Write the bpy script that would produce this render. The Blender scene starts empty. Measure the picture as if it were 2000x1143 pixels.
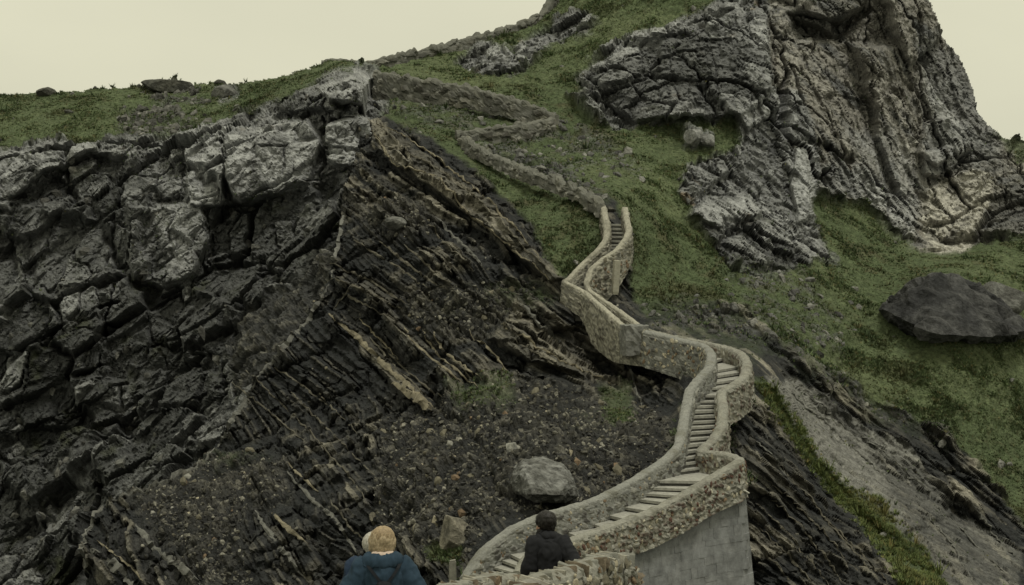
import bpy, bmesh, math, random
import numpy as np
from mathutils import Vector, Matrix
rng = np.random.default_rng(7)
random.seed(7)

# ------------------------------------------------------------------ camera, sky, sun, exposure
scene = bpy.context.scene
COL = scene.collection
CAMZ = 30.0
FPX = 85.0 / 36.0 * 2000.0
PITCH = math.atan((571.5 - 280.0) / FPX)
cam_d = bpy.data.cameras.new('camera'); cam = bpy.data.objects.new('camera', cam_d); COL.objects.link(cam)
cam_d.lens = 85.0; cam_d.sensor_width = 36.0; cam_d.clip_start = 0.1; cam_d.clip_end = 20000.0
cam.location = (0, 0, CAMZ); cam.rotation_euler = (math.pi / 2 - PITCH, 0, 0)
scene.camera = cam

SUN_EL, SUN_AZ = math.radians(72), math.radians(140)      # azimuth from +Y towards +X
world = bpy.data.worlds.new('World'); scene.world = world; world.use_nodes = True
wt = world.node_tree; wt.nodes.clear()
w_out = wt.nodes.new('ShaderNodeOutputWorld'); w_bg = wt.nodes.new('ShaderNodeBackground')
w_sky = wt.nodes.new('ShaderNodeTexSky'); w_sky.sky_type = 'NISHITA'; w_sky.sun_disc = False
w_sky.sun_elevation = SUN_EL; w_sky.sun_rotation = SUN_AZ; w_sky.dust_density = 4.0; w_sky.air_density = 1.0
w_hs = wt.nodes.new('ShaderNodeHueSaturation'); w_hs.inputs['Saturation'].default_value = 0.12
w_mul = wt.nodes.new('ShaderNodeMix'); w_mul.data_type = 'RGBA'; w_mul.blend_type = 'MULTIPLY'
w_mul.inputs[0].default_value = 1.0; w_mul.inputs[7].default_value = (1.0, 0.97, 0.72, 1)
w_mix = wt.nodes.new('ShaderNodeMix'); w_mix.data_type = 'RGBA'; w_mix.inputs[0].default_value = 0.8
w_tc = wt.nodes.new('ShaderNodeTexCoord'); w_nz = wt.nodes.new('ShaderNodeTexNoise'); w_nz.inputs['Scale'].default_value = 3.5; w_nz.inputs['Detail'].default_value = 5.0
w_mp = wt.nodes.new('ShaderNodeMapping'); w_mp.inputs['Scale'].default_value = (1, 1, 2.5)
w_cr = wt.nodes.new('ShaderNodeMix'); w_cr.data_type = 'RGBA'                # the overcast deck, thin and thick cloud
w_cr.inputs[6].default_value = (6.5, 6.4, 4.95, 1); w_cr.inputs[7].default_value = (9.6, 9.35, 7.0, 1)
wt.links.new(w_tc.outputs['Generated'], w_mp.inputs[0]); wt.links.new(w_mp.outputs[0], w_nz.inputs['Vector']); wt.links.new(w_nz.outputs[0], w_cr.inputs[0]); wt.links.new(w_cr.outputs[2], w_mix.inputs[7])
wt.links.new(w_sky.outputs[0], w_hs.inputs['Color']); wt.links.new(w_hs.outputs[0], w_mul.inputs[6])
wt.links.new(w_mul.outputs[2], w_mix.inputs[6]); wt.links.new(w_mix.outputs[2], w_bg.inputs[0])
w_bg.inputs[1].default_value = 0.1
wt.links.new(w_bg.outputs[0], w_out.inputs[0])
sun_d = bpy.data.lights.new('sun', 'SUN'); sun_d.energy = 1.5; sun_d.angle = math.radians(18); sun_d.color = (1, 0.97, 0.88)
sun = bpy.data.objects.new('sun', sun_d); COL.objects.link(sun)
_sd = Vector((math.sin(SUN_AZ) * math.cos(SUN_EL), math.cos(SUN_AZ) * math.cos(SUN_EL), math.sin(SUN_EL)))
sun.rotation_euler = _sd.to_track_quat('Z', 'Y').to_euler(); sun.location = (0, 0, 120)
scene.view_settings.view_transform = 'Standard'; scene.view_settings.look = 'None'
scene.view_settings.exposure = 0.05; scene.view_settings.gamma = 1.0
scene.render.engine = 'CYCLES'
scene.cycles.max_bounces = 4; scene.cycles.diffuse_bounces = 1; scene.cycles.glossy_bounces = 1
scene.cycles.use_denoising = True

# ------------------------------------------------------------------ helpers
cp, sp = math.cos(PITCH), math.sin(PITCH)
def PA(px, py, D):
    """points in the place for arrays of direction (px,py) and distance D"""
    px, py, D = np.broadcast_arrays(np.asarray(px, float), np.asarray(py, float), np.asarray(D, float))
    D = np.where(D > 105, 105 + (D - 105) * 0.45, D)
    xc = (px - 1000.0) / FPX * D; yc = (571.5 - py) / FPX * D
    return np.stack([xc, D * cp + yc * sp, CAMZ - D * sp + yc * cp], -1)
def P(px, py, D): return Vector(PA(px, py, D).tolist())

M32 = np.uint32
def hsh(x, y, z, s):
    h = x.astype(M32) * M32(0x8da6b343) ^ y.astype(M32) * M32(0xd8163841) ^ z.astype(M32) * M32(0xcb1ab31f) ^ M32((s * 0x165667b1 + 0x9e37) & 0xffffffff)
    h ^= h >> M32(15); h *= M32(0x2c1b3c6d); h ^= h >> M32(12); h *= M32(0x297a2d39); h ^= h >> M32(15)
    return h
def h01(x, y, z, s): return (hsh(x, y, z, s) & M32(0xffffff)).astype(np.float32) / np.float32(0xffffff)
def gnoise(p, s=0):
    p = p.astype(np.float32); i = np.floor(p).astype(np.int32); f = p - i
    u = f * f * f * (f * (f * 6 - 15) + 10); out = np.zeros(len(p), np.float32)
    for a in (0, 1):
        wx = u[:, 0] if a else 1 - u[:, 0]
        for b in (0, 1):
            wy = wx * (u[:, 1] if b else 1 - u[:, 1])
            for c in (0, 1):
                w = wy * (u[:, 2] if c else 1 - u[:, 2])
                h = hsh(i[:, 0] + a, i[:, 1] + b, i[:, 2] + c, s)
                gx = (h & M32(0x3ff)).astype(np.float32) / 511.5 - 1
                gy = ((h >> M32(10)) & M32(0x3ff)).astype(np.float32) / 511.5 - 1
                gz = ((h >> M32(20)) & M32(0x3ff)).astype(np.float32) / 511.5 - 1
                out += w * (gx * (f[:, 0] - a) + gy * (f[:, 1] - b) + gz * (f[:, 2] - c))
    return out * 1.3
ROT = np.array([[0.36, 0.48, -0.8], [-0.8, 0.6, 0.0], [0.48, 0.64, 0.6]], np.float32)
def fbm(p, freq, octs, s=0, gain=0.5, ridge=False):
    p = np.asarray(p, np.float32) * np.asarray(freq, np.float32); a = 1.0; out = 0; tot = 0
    for k in range(octs):
        n = gnoise(p, s + k)
        if ridge: n = 1 - 2 * np.abs(n)
        out = out + a * n; tot += a; a *= gain; p = (p * 2.03) @ ROT.T + 3.7
    return out / tot * 1.5
def basis(d, up=(0, -1, 0)):
    d = np.array(d, float); d /= np.linalg.norm(d); u = np.array(up, float); e = np.cross(u, d); e /= np.linalg.norm(e)
    return np.stack([d, e, np.cross(d, e)]).astype(np.float32)
def blocks(p, size, R=None, s=0):
    """faceted joint blocks: random offset, tilted face value, distance to the joint"""
    q = np.asarray(p, np.float32)
    if R is not None: q = q @ R.T
    q = q / np.asarray(size, np.float32)
    b = np.floor(q - 0.5).astype(np.int32); n = len(q)
    d1 = np.full(n, 9, np.float32); d2 = d1.copy(); rel = np.zeros((n, 3), np.float32); cid = np.zeros(n, M32)
    for a in (0, 1):
        for c in (0, 1):
            for e in (0, 1):
                x, y, z = b[:, 0] + a, b[:, 1] + c, b[:, 2] + e; h = hsh(x, y, z, s)
                o = np.stack([x + 0.15 + 0.7 * ((h & M32(0x3ff)).astype(np.float32) / 1023), y + 0.15 + 0.7 * (((h >> M32(10)) & M32(0x3ff)).astype(np.float32) / 1023),
                              z + 0.15 + 0.7 * (((h >> M32(20)) & M32(0x3ff)).astype(np.float32) / 1023)], -1)
                r = q - o; d = np.sqrt((r * r).sum(-1)); m = d < d1
                d2 = np.where(m, d1, np.minimum(d2, d)); rel[m] = r[m]; cid = np.where(m, h, cid); d1 = np.minimum(d1, d)
    z0 = np.zeros(n, np.int32); ci = cid.view(np.int32)
    g = np.stack([h01(ci, z0, z0, s + k) - 0.5 for k in (11, 12, 13)], -1)
    return h01(ci, z0, z0, s + 14) - 0.5, (rel * g).sum(-1), d2 - d1
def sstep(a, b, x): t = np.clip((x - a) / (b - a), 0, 1); return t * t * (3 - 2 * t)
def sdf(poly, X, Y):
    """signed distance (px) to a polygon, negative inside"""
    poly = np.array(poly, float); d = np.full(X.shape, 1e9); ins = np.zeros(X.shape, bool); n = len(poly)
    for i in range(n):
        (x0, y0), (x1, y1) = poly[i], poly[(i + 1) % n]; ex, ey = x1 - x0, y1 - y0
        wx, wy = X - x0, Y - y0; t = np.clip((wx * ex + wy * ey) / (ex * ex + ey * ey + 1e-9), 0, 1)
        d = np.minimum(d, (wx - ex * t) ** 2 + (wy - ey * t) ** 2)
        c = ((y0 <= Y) & (y1 > Y)) | ((y1 <= Y) & (y0 > Y))
        ins ^= c & (wx < ex * wy / (ey if abs(ey) > 1e-9 else 1e-9))
    d = np.sqrt(d); return np.where(ins, -d, d)
def dline(pts, X, Y):
    d = np.full(X.shape, 1e9)
    for (x0, y0), (x1, y1) in zip(pts[:-1], pts[1:]):
        ex, ey = x1 - x0, y1 - y0; wx, wy = X - x0, Y - y0
        t = np.clip((wx * ex + wy * ey) / (ex * ex + ey * ey + 1e-9), 0, 1)
        d = np.minimum(d, (wx - ex * t) ** 2 + (wy - ey * t) ** 2)
    return np.sqrt(d)
def tps(pts, X, Y):
    c = np.array(pts, float); xy = c[:, :2] / 500.0; n = len(c)
    def U(r2): return 0.5 * r2 * np.log(r2 + 1e-9)
    r2 = ((xy[:, None] - xy[None]) ** 2).sum(-1)
    A = np.zeros((n + 3, n + 3)); A[:n, :n] = U(r2) + np.eye(n) * 2e-3; A[:n, n] = 1; A[:n, n + 1:] = xy; A[n, :n] = 1; A[n + 1:, :n] = xy.T
    w = np.linalg.solve(A, np.concatenate([c[:, 2], [0, 0, 0]]))
    x, y = X / 500.0, Y / 500.0; out = w[n] + w[n + 1] * x + w[n + 2] * y
    for i in range(n): out = out + w[i] * U((x - xy[i, 0]) ** 2 + (y - xy[i, 1]) ** 2)
    return out
def mesh_np(name, verts, faces, mat=None, color=None, smooth=False):
    """faces: (n,k) int array with k = 3 or 4"""
    me = bpy.data.meshes.new(name); verts = np.asarray(verts, np.float32); faces = np.asarray(faces, np.int32)
    k = faces.shape[1]; nf = len(faces)
    me.vertices.add(len(verts)); me.vertices.foreach_set('co', verts.ravel())
    me.loops.add(nf * k); me.loops.foreach_set('vertex_index', faces.ravel())
    me.polygons.add(nf); me.polygons.foreach_set('loop_start', np.arange(nf, dtype=np.int32) * k)
    me.polygons.foreach_set('use_smooth', np.full(nf, smooth))
    if color is not None:
        at = me.color_attributes.new('albedo', 'FLOAT_COLOR', 'POINT'); c4 = np.ones((len(verts), 4), np.float32); c4[:, :3] = color
        at.data.foreach_set('color', c4.ravel())
    me.update(calc_edges=True); me.validate()
    if mat: me.materials.append(mat)
    return me
def ob(name, me, parent=None, kind=None, label=None, cat=None, group=None, loc=None):
    o = bpy.data.objects.new(name, me); COL.objects.link(o)
    if parent is not None: o.parent = parent
    if kind: o['kind'] = kind
    if label: o['label'] = label
    if cat: o['category'] = cat; o['kind'] = kind or 'thing'
    if group: o['group'] = group
    if loc is not None: o.location = loc
    return o
def new_mat(name, rough=0.9, spec=0.15, attr=True, col=(0.5, 0.5, 0.5), var=0.35, vscale=6.0, bump=0.5, bscale=9.0, bdist=0.05, detail=6.0, tint=(0.98, 1.0, 1.05)):
    m = bpy.data.materials.new(name); m.use_nodes = True; t = m.node_tree; b = t.nodes['Principled BSDF']
    b.inputs['Roughness'].default_value = rough; b.inputs['Specular IOR Level'].default_value = spec
    geo = t.nodes.new('ShaderNodeNewGeometry'); n1 = t.nodes.new('ShaderNodeTexNoise'); n1.inputs['Scale'].default_value = vscale; n1.inputs['Detail'].default_value = detail
    n1.inputs['Roughness'].default_value = 0.65
    t.links.new(geo.outputs['Position'], n1.inputs['Vector'])
    mr = t.nodes.new('ShaderNodeMapRange'); mr.inputs[1].default_value = 0.3; mr.inputs[2].default_value = 0.7; mr.inputs[3].default_value = 1 - var; mr.inputs[4].default_value = 1 + var
    t.links.new(n1.outputs[0], mr.inputs[0])
    mx = t.nodes.new('ShaderNodeVectorMath'); mx.operation = 'SCALE'; t.links.new(mr.outputs[0], mx.inputs['Scale'])
    if attr:
        a = t.nodes.new('ShaderNodeAttribute'); a.attribute_name = 'albedo'; t.links.new(a.outputs['Color'], mx.inputs[0])
    else: mx.inputs[0].default_value = col
    tn = t.nodes.new('ShaderNodeVectorMath'); tn.operation = 'MULTIPLY'; tn.inputs[1].default_value = tint
    t.links.new(mx.outputs[0], tn.inputs[0]); t.links.new(tn.outputs[0], b.inputs['Base Color'])
    if bump:
        n2 = t.nodes.new('ShaderNodeTexNoise'); n2.inputs['Scale'].default_value = bscale; n2.inputs['Detail'].default_value = 5.0; n2.inputs['Roughness'].default_value = 0.6
        t.links.new(geo.outputs['Position'], n2.inputs['Vector'])
        bp = t.nodes.new('ShaderNodeBump'); bp.inputs['Strength'].default_value = bump; bp.inputs['Distance'].default_value = bdist
        t.links.new(n2.outputs[0], bp.inputs['Height']); t.links.new(bp.outputs[0], b.inputs['Normal'])
    return m
MAT_ROCK = new_mat('mountain_rock', var=0.55, vscale=4.0, bump=1.0, bscale=6.0, bdist=0.14, detail=8.0)
MAT_WALL = new_mat('rubble_masonry', var=0.25, vscale=14.0, bump=0.6, bscale=25.0, bdist=0.02)
MAT_GRASS = new_mat('grass_blades', rough=0.8, var=0.25, vscale=1.5, bump=0, tint=(0.95, 1.04, 1.0))

# ------------------------------------------------------------------ the mountain: two rock sheets with real depth
def axis(lo, flo, fhi, hi, step):
    a = [flo]; s = step
    while a[-1] > lo: s *= 1.35; a.append(a[-1] - s)
    b = [fhi]; s = step
    while b[-1] < hi: s *= 1.35; b.append(b[-1] + s)
    return np.array(a[::-1] + list(np.arange(flo + step, fhi - step / 2, step)) + b)
BED_N = np.array([0.66, 0.04, 0.75], np.float32); BED_N /= np.linalg.norm(BED_N)
DIP = np.array([0.74, 0.0, -0.67], np.float32)
MATS = ['grass', 'veg', 'lime', 'dlime', 'shale', 'bed', 'slab', 'tan', 'white', 'scree', 'pale']
# stair wall tops: (px, py, distance)
LP = [(905,1125,77.5),(940,1075,78),(995,1030,79),(1055,1004,80),(1155,975,82),(1240,932,84.5),(1302,890,86.5),(1326,862,87.5),(1338,805,90),(1347,758,91.5),(1366,735,92.5),(1386,712,94),(1389,688,96),(1376,673,98),(1330,661,99.5),(1262,645,101)]
LP2 = [(1262,645,101),(1219,634,102),(1180,600,104.2),(1139,566,106.5),(1103,549,108),(1110,543,109.5),(1131,519,110.6),(1154,498,111.8),(1175,477,113),(1185,459,114),(1186,438,115.2),(1181,414,116.8),(1178,400,118)]
RP = [(1010,1115,76),(1040,1075,77),(1110,1053,78.3),(1200,1020,80.3),(1270,995,82),(1330,965,83.3),(1390,928,84.6),(1440,899,85.6),(1444,893,86.2),(1420,884,86.9),(1370,878,88),(1391,855,88.7),(1408,830,89.5),(1412,795,90.5),(1409,762,91.8),(1430,750,92.5),(1453,732,94),(1459,708,96),(1448,688,98),(1415,675,100),(1340,660,101.5),(1270,645,102.5)]
RP2 = [(1270,645,102.5),(1246,631,103.8),(1200,598,106),(1154,566,108.3),(1147,548,108.6),(1154,524,109.5),(1173,506,110.5),(1204,485,111.7),(1223,461,113),(1228,443,114.2),(1223,419,115.8),(1221,404,117)]

def sheet(name, ctrl, outline, zones, bumps, cracks, fx, fy, keepout, seed, lbl):
    xs = axis(fx[0], fx[1], fx[2], fx[3], 2.4); ys = axis(fy[0], fy[1], fy[2], fy[3], 2.4)
    X, Y = np.meshgrid(xs, ys); sh = X.shape
    D0 = tps(ctrl, X, Y); base = PA(X, Y, D0)
    gy, gx = np.gradient(base, axis=(0, 1)); N = np.cross(gy, gx); N /= np.linalg.norm(N, axis=-1, keepdims=True) + 1e-9
    view = base - np.array([0, 0, CAMZ]); N *= -np.sign((N * view).sum(-1, keepdims=True))
    pb = base.reshape(-1, 3).astype(np.float32)
    wA = fbm(pb, 0.35, 3, seed + 1).reshape(sh); wB = fbm(pb, 0.35, 3, seed + 5).reshape(sh)
    wC = fbm(pb, 1.6, 2, seed + 60).reshape(sh); wD = fbm(pb, 1.6, 2, seed + 64).reshape(sh)
    XW, YW = X + 9 * wA + 3.5 * wC, Y + 9 * wB + 3.5 * wD
    W = {m: np.zeros(sh, np.float32) for m in MATS}; W[zones[0]][:] = 1
    for m, soft, op, poly in zones[1:]:
        a = (op * sstep(soft, -soft, sdf(poly, XW + soft * 0.5 * wC, YW + soft * 0.5 * wD))).astype(np.float32)
        for k in MATS: W[k] *= 1 - a
        W[m] += a
    Dd = D0.copy()
    for amt, soft, poly in bumps: Dd -= amt * sstep(soft, -soft, sdf(poly, X + 8 * wA, Y + 8 * wB))
    for dep, wid, pts in cracks: Dd += 0.7 * dep * np.exp(-(dline(pts, X + 9 * wA + 6 * wC, Y + 9 * wB + 6 * wD) / (wid * 0.6)) ** 2) * sstep(-0.5, 0.2, wB)
    p = PA(X, Y, Dd).reshape(-1, 3).astype(np.float32)
    w = {m: W[m].ravel() for m in MATS}
    n = len(p); disp = np.zeros(n, np.float32)
    f_lo = fbm(p, 0.12, 3, seed + 10); f_md = fbm(p, 0.55, 3, seed + 20); f_hi = fbm(p, 2.6, 3, seed + 30)
    rz = fbm(p, 0.9, 4, seed + 40, ridge=True)
    # joint blocks of the limestone
    rock = w['lime'] + w['dlime'] + w['tan'] + w['white'] + w['pale'] + 0.3 * w['veg'] + 0.25 * w['slab']
    sel = np.nonzero(rock > 0.02)[0]; ps = p[sel]
    ps = ps + 0.5 * np.stack([f_md[sel], f_lo[sel], f_md[sel]], -1)
    xpix = X.ravel()[sel]
    right = sstep(1250, 1450, xpix)
    o1, t1, e1 = blocks(ps, (5.0, 3.8, 4.2), basis((0.85, 0, 0.5)), seed + 100)
    o2, t2, e2 = blocks(ps, (2.3, 1.7, 1.9), basis((0.2, 0, 0.97)), seed + 110)
    o1b, t1b, e1b = blocks(ps, (15.0, 4.0, 5.0), basis((0.28, 0, -0.96)), seed + 120)
    o2b, t2b, e2b = blocks(ps, (6.0, 1.7, 2.2), basis((0.36, 0, -0.93)), seed + 130)
    o3, t3, e3 = blocks(ps, (0.75, 0.5, 0.5), basis((0.6, 0.2, 0.7)), seed + 140)
    o4, t4, e4 = blocks(ps, (0.36, 0.24, 0.24), basis((0.5, 0.1, -0.8)), seed + 145); o5, t5, e5 = blocks(ps, (4.5, 0.55, 0.8), basis((0.22, 0, -0.97)), seed + 147)
    mixf = lambda a, b: a * (1 - right) + b * right
    def bl(o, t, e, A, cw): return A * (sstep(0, cw, e) * (0.45 + 1.0 * o + 2.3 * t) - 0.3 - 0.2 * np.exp(-(e / 0.05) ** 2))
    db = mixf(bl(o1, t1, e1, 1.6, 0.11), bl(o1b, t1b, e1b, 1.5, 0.05)) + mixf(bl(o2, t2, e2, 0.72, 0.12), bl(o2b, t2b, e2b, 0.55, 0.06)) + (1 - 0.5 * right - 0.35 * w['dlime'][sel] * (1 - right)) * (bl(o3, t3, e3, 0.3, 0.16) + bl(o4, t4, e4, 0.12, 0.2))
    db = db + right * bl(o5, t5, e5, 0.3, 0.12)
    disp[sel] += rock[sel] * (db * (1 - 0.15 * w['white'][sel] - 0.45 * w['pale'][sel]) + (0.17 - 0.06 * right) * rz[sel] + 0.12 * f_hi[sel])
    # flysch: hard beds stand proud of the shale
    of1, tf1, ef1 = blocks(p, (6.0, 3.5, 4.0), basis((0.6, 0, -0.8)), seed + 160); of2, tf2, ef2 = blocks(p, (1.8, 1.1, 1.3), basis((0.75, 0, -0.66)), seed + 165)
    s = p @ BED_N + 0.45 * f_lo + 0.05 * f_md + 0.02 * f_hi + 0.55 * of1 + 0.9 * tf1 + 0.16 * of2 + 0.25 * tf2; fault = 0.3 * sstep(0, 0.08, ef1) + 0.12 * sstep(0, 0.1, ef2) + 0.35 * of2 * sstep(0, 0.1, ef2); vary = 0.55 + 0.9 * sstep(-0.5, 0.6, f_md + of1)
    zi = np.zeros(n, np.int32)
    def layers(th, sd):
        u = s / th; i = np.floor(u).astype(np.int32); f = u - i; a = h01(i, zi, zi, sd); b = h01(i + 1, zi, zi, sd)
        k = sstep(0.84, 1.0, f); return a * (1 - k) + b * k
    L1 = layers(0.62, 51); L2 = layers(0.23, 52); L3 = layers(0.10, 53)
    along = fbm(p - (p @ BED_N)[:, None] * BED_N * 0.85, 0.45, 3, seed + 70)
    hard = np.clip(sstep(0.55, 0.85, L1) * (0.55 + 0.8 * along) + 0.35 * sstep(0.7, 0.95, L2) * (0.6 + 0.7 * f_md), 0, 1.3)
    fly = w['shale'] + w['bed'] + 0.35 * w['scree'] + 0.5 * w['slab'] * 0.6
    disp += fly * (fault - 0.3 + vary * (0.5 * (L1 - 0.5) * (1 + 0.8 * along) + 0.42 * (L2 - 0.5) * (1 + 0.6 * f_md) + 0.2 * (L3 - 0.5) + 0.3 * hard) + 0.35 * f_md + 0.15 * f_hi + 0.1 * rz)
    # scree and turf
    os_, ts_, es_ = blocks(p, 0.42, None, seed + 150)
    disp += w['scree'] * (0.3 * f_md + 0.16 * f_hi + 0.12 * np.maximum(os_, 0) + 0.08 * rz)
    terr = np.sin((p[:, 2] * 1.0 + 0.25 * p[:, 0] + 1.4 * f_md) * 5.0)
    disp += (w['grass'] + 0.7 * w['veg']) * (0.2 * f_md + 0.08 * f_hi + 0.03 * terr + 0.04 * rz)
    disp += w['slab'] * (0.05 * f_hi + 0.1 * f_md)
    gz = np.clip(-(N.reshape(-1, 3) * (view.reshape(-1, 3) / np.linalg.norm(view.reshape(-1, 3), axis=1, keepdims=True))).sum(1), 0, 1); disp *= (0.15 + 0.85 * sstep(0.08, 0.34, gz)).astype(np.float32)
    if keepout is not None:
        kd = np.minimum.reduce([dline([(a, b) for a, b, _ in k], X, Y) for k in keepout]).ravel()
        disp *= 0.3 + 0.7 * sstep(10, 70, kd).astype(np.float32)
    vd = -view.reshape(-1, 3); vd /= np.linalg.norm(vd, axis=1, keepdims=True); hardr = np.clip(rock + fly, 0, 1)[:, None] * 0.75
    dr = vd * hardr + N.reshape(-1, 3) * (1 - hardr); dr /= np.linalg.norm(dr, axis=1, keepdims=True)
    pos = p + dr.astype(np.float32) * disp[:, None]
    # base colours of turf, limestone, shale, sandstone beds; dlime holds some shade too
    C = lambda *v: np.array(v, np.float32)
    mix = lambda a, b, t: a * (1 - t[:, None]) + b * t[:, None]
    streak = fbm(p, (0.9, 0.9, 0.13), 3, seed + 200); dips = fbm(p @ basis(DIP).T, (0.12, 1.2, 1.2), 4, seed + 210)
    k = lambda a, b, x: sstep(a, b, x).astype(np.float32)
    cells = np.zeros(n, np.float32); cells[sel] = o2 * (1 - right) + o2b * right; c3 = np.zeros(n, np.float32); c3[sel] = o3
    limec = mix(C(0.195, 0.195, 0.186), C(0.075, 0.076, 0.074), k(0.0, 0.7, streak + 0.5 * f_md)); limec = mix(limec, C(0.33, 0.33, 0.312), k(0.25, 0.8, f_lo * 0.6 + cells * 1.1 + 0.5 * f_hi))
    limec = mix(limec, C(0.21, 0.15, 0.08), 0.55 * k(0.55, 0.9, fbm(p, (0.8, 0.8, 0.2), 2, seed + 220)))
    palec = mix(C(0.34, 0.34, 0.322), C(0.21, 0.21, 0.2), k(-0.2, 0.6, f_md + 0.5 * f_hi)); palec = mix(palec, C(0.10, 0.1, 0.095), 0.8 * k(0.15, 0.6, streak)); palec = mix(palec, C(0.2, 0.155, 0.095), 0.5 * k(0.5, 0.9, -streak + 0.4 * f_md))
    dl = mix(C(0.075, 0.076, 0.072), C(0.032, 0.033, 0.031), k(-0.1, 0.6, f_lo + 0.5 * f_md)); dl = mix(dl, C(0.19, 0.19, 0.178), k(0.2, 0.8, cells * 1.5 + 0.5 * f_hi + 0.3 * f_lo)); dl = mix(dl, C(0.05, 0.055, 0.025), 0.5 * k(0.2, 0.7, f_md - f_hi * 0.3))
    tanc = mix(C(0.215, 0.203, 0.175), C(0.115, 0.115, 0.11), k(-0.1, 0.6, dips + 0.4 * f_md)); tanc = mix(tanc, C(0.31, 0.295, 0.255), k(0.2, 0.8, cells + 0.6 * f_hi)); tanc = mix(tanc, C(0.25, 0.2, 0.13), 0.4 * k(0.4, 0.8, f_lo + 0.5 * streak))
    wh = mix(C(0.40, 0.38, 0.32), C(0.16, 0.152, 0.13), k(0.0, 0.55, f_md + c3 + 0.4 * f_hi)); 
    sh_ = mix(C(0.026, 0.027, 0.0265), C(0.048, 0.047, 0.043), k(-0.2, 0.7, f_md + 0.5 * along)); bedc = mix(C(0.18, 0.165, 0.128), C(0.1, 0.094, 0.078), k(-0.2, 0.6, f_hi + f_md)); bedc = mix(bedc, C(0.3, 0.275, 0.215), k(0.2, 0.8, along + 0.4 * f_hi))
    thin = 1.1 * k(0.74, 0.84, L2) * k(-0.3, 0.3, along + 0.5 * f_md) + 0.8 * k(0.8, 0.9, L3) * k(-0.2, 0.4, f_md + 0.3 * f_hi)
    shale = mix(sh_, bedc, np.clip(0.75 * k(0.72, 0.85, L1) * k(0.0, 0.5, along + 0.5 * f_lo) + 0.8 * thin, 0, 1)); bedm = mix(bedc, sh_, k(0.35, 0.7, 1 - L2) * 0.6)
    slab = mix(C(0.175, 0.17, 0.15), C(0.08, 0.078, 0.07), k(0.0, 0.6, dips + 0.3 * f_lo)); slab = mix(slab, C(0.29, 0.275, 0.225), k(0.2, 0.8, -dips + 0.4 * f_hi))
    scr = mix(C(0.03, 0.03, 0.028), C(0.058, 0.055, 0.046), k(0.0, 0.8, f_hi + f_md)); scr = mix(scr, C(0.12, 0.113, 0.092), k(0.28, 0.36, os_) * k(0.0, 0.4, f_hi + 0.3)); scr = mix(scr, C(0.06, 0.085, 0.03), 0.6 * k(0.3, 0.8, f_lo + 0.4 * f_hi))
    gr = mix(C(0.074, 0.094, 0.045), C(0.1, 0.117, 0.058), k(-0.3, 0.6, f_lo + 0.5 * f_hi)); gr = mix(gr, C(0.058, 0.073, 0.038), k(0.1, 0.8, f_md + 0.4 * f_hi)); gr = mix(gr, C(0.10, 0.09, 0.05), 0.7 * k(0.45, 0.9, rz * 0.5 + f_md * 0.5 - 0.2 * f_lo))
    vg = mix(gr * 0.9, limec * 0.55, k(-0.15, 0.35, f_md + 0.6 * f_hi))
    col = 0
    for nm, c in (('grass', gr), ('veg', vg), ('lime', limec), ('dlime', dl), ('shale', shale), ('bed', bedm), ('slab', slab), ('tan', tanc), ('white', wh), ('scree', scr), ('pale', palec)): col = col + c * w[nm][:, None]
    # cut to outline, add a back skirt so the body is solid from the side
    inside = sdf(outline, X + 3 * wA + 2.5 * wC, Y + 3 * wB + 2.5 * wD) < 0
    H_, W_ = sh; idx = np.arange(n).reshape(sh)
    q = np.stack([idx[:-1, :-1], idx[1:, :-1], idx[1:, 1:], idx[:-1, 1:]], -1).reshape(-1, 4)
    cm = inside[:-1, :-1] & inside[1:, :-1] & inside[1:, 1:] & inside[:-1, 1:]; q = q[cm.ravel()]
    e = np.concatenate([q[:, [0, 1]], q[:, [1, 2]], q[:, [2, 3]], q[:, [3, 0]]]); key = np.sort(e, 1); key = key[:, 0].astype(np.int64) * n + key[:, 1]
    _, first, cnt = np.unique(key, return_index=True, return_counts=True); be = e[first[cnt == 1]]
    bv = np.unique(be); m1 = np.full(n, -1, np.int64); m1[bv] = np.arange(len(bv))
    s1 = pos[bv] + np.array([0, 5, -2.0], np.float32); s2 = pos[bv] + np.array([0, 16, -14.0], np.float32)
    a, b = be[:, 0], be[:, 1]
    sk1 = np.stack([b, a, m1[a] + n, m1[b] + n], -1); sk2 = np.stack([m1[b] + n, m1[a] + n, m1[a] + n + len(bv), m1[b] + n + len(bv)], -1)
    V = np.concatenate([pos, s1, s2]); Cc = np.concatenate([col, col[bv], col[bv]]); F = np.concatenate([q, sk1, sk2])
    used = np.unique(F); rm = np.zeros(len(V), np.int64); rm[used] = np.arange(len(used))
    o = ob(name, mesh_np(name, V[used], rm[F], MAT_ROCK, Cc[used], smooth=False), kind='structure', label=lbl)
    return dict(obj=o, xs=xs, ys=ys, pos=pos.reshape(H_, W_, 3), N=N, W=W, inside=inside, D=Dd, f=f_md.reshape(sh), flo=f_lo.reshape(sh), X=X, Y=Y)
def surf(S, px, py):
    j = int(np.clip(np.searchsorted(S['xs'], px), 1, len(S['xs']) - 1)); i = int(np.clip(np.searchsorted(S['ys'], py), 1, len(S['ys']) - 1))
    return Vector(S['pos'][i, j].tolist()), Vector(S['N'][i, j].tolist())

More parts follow.
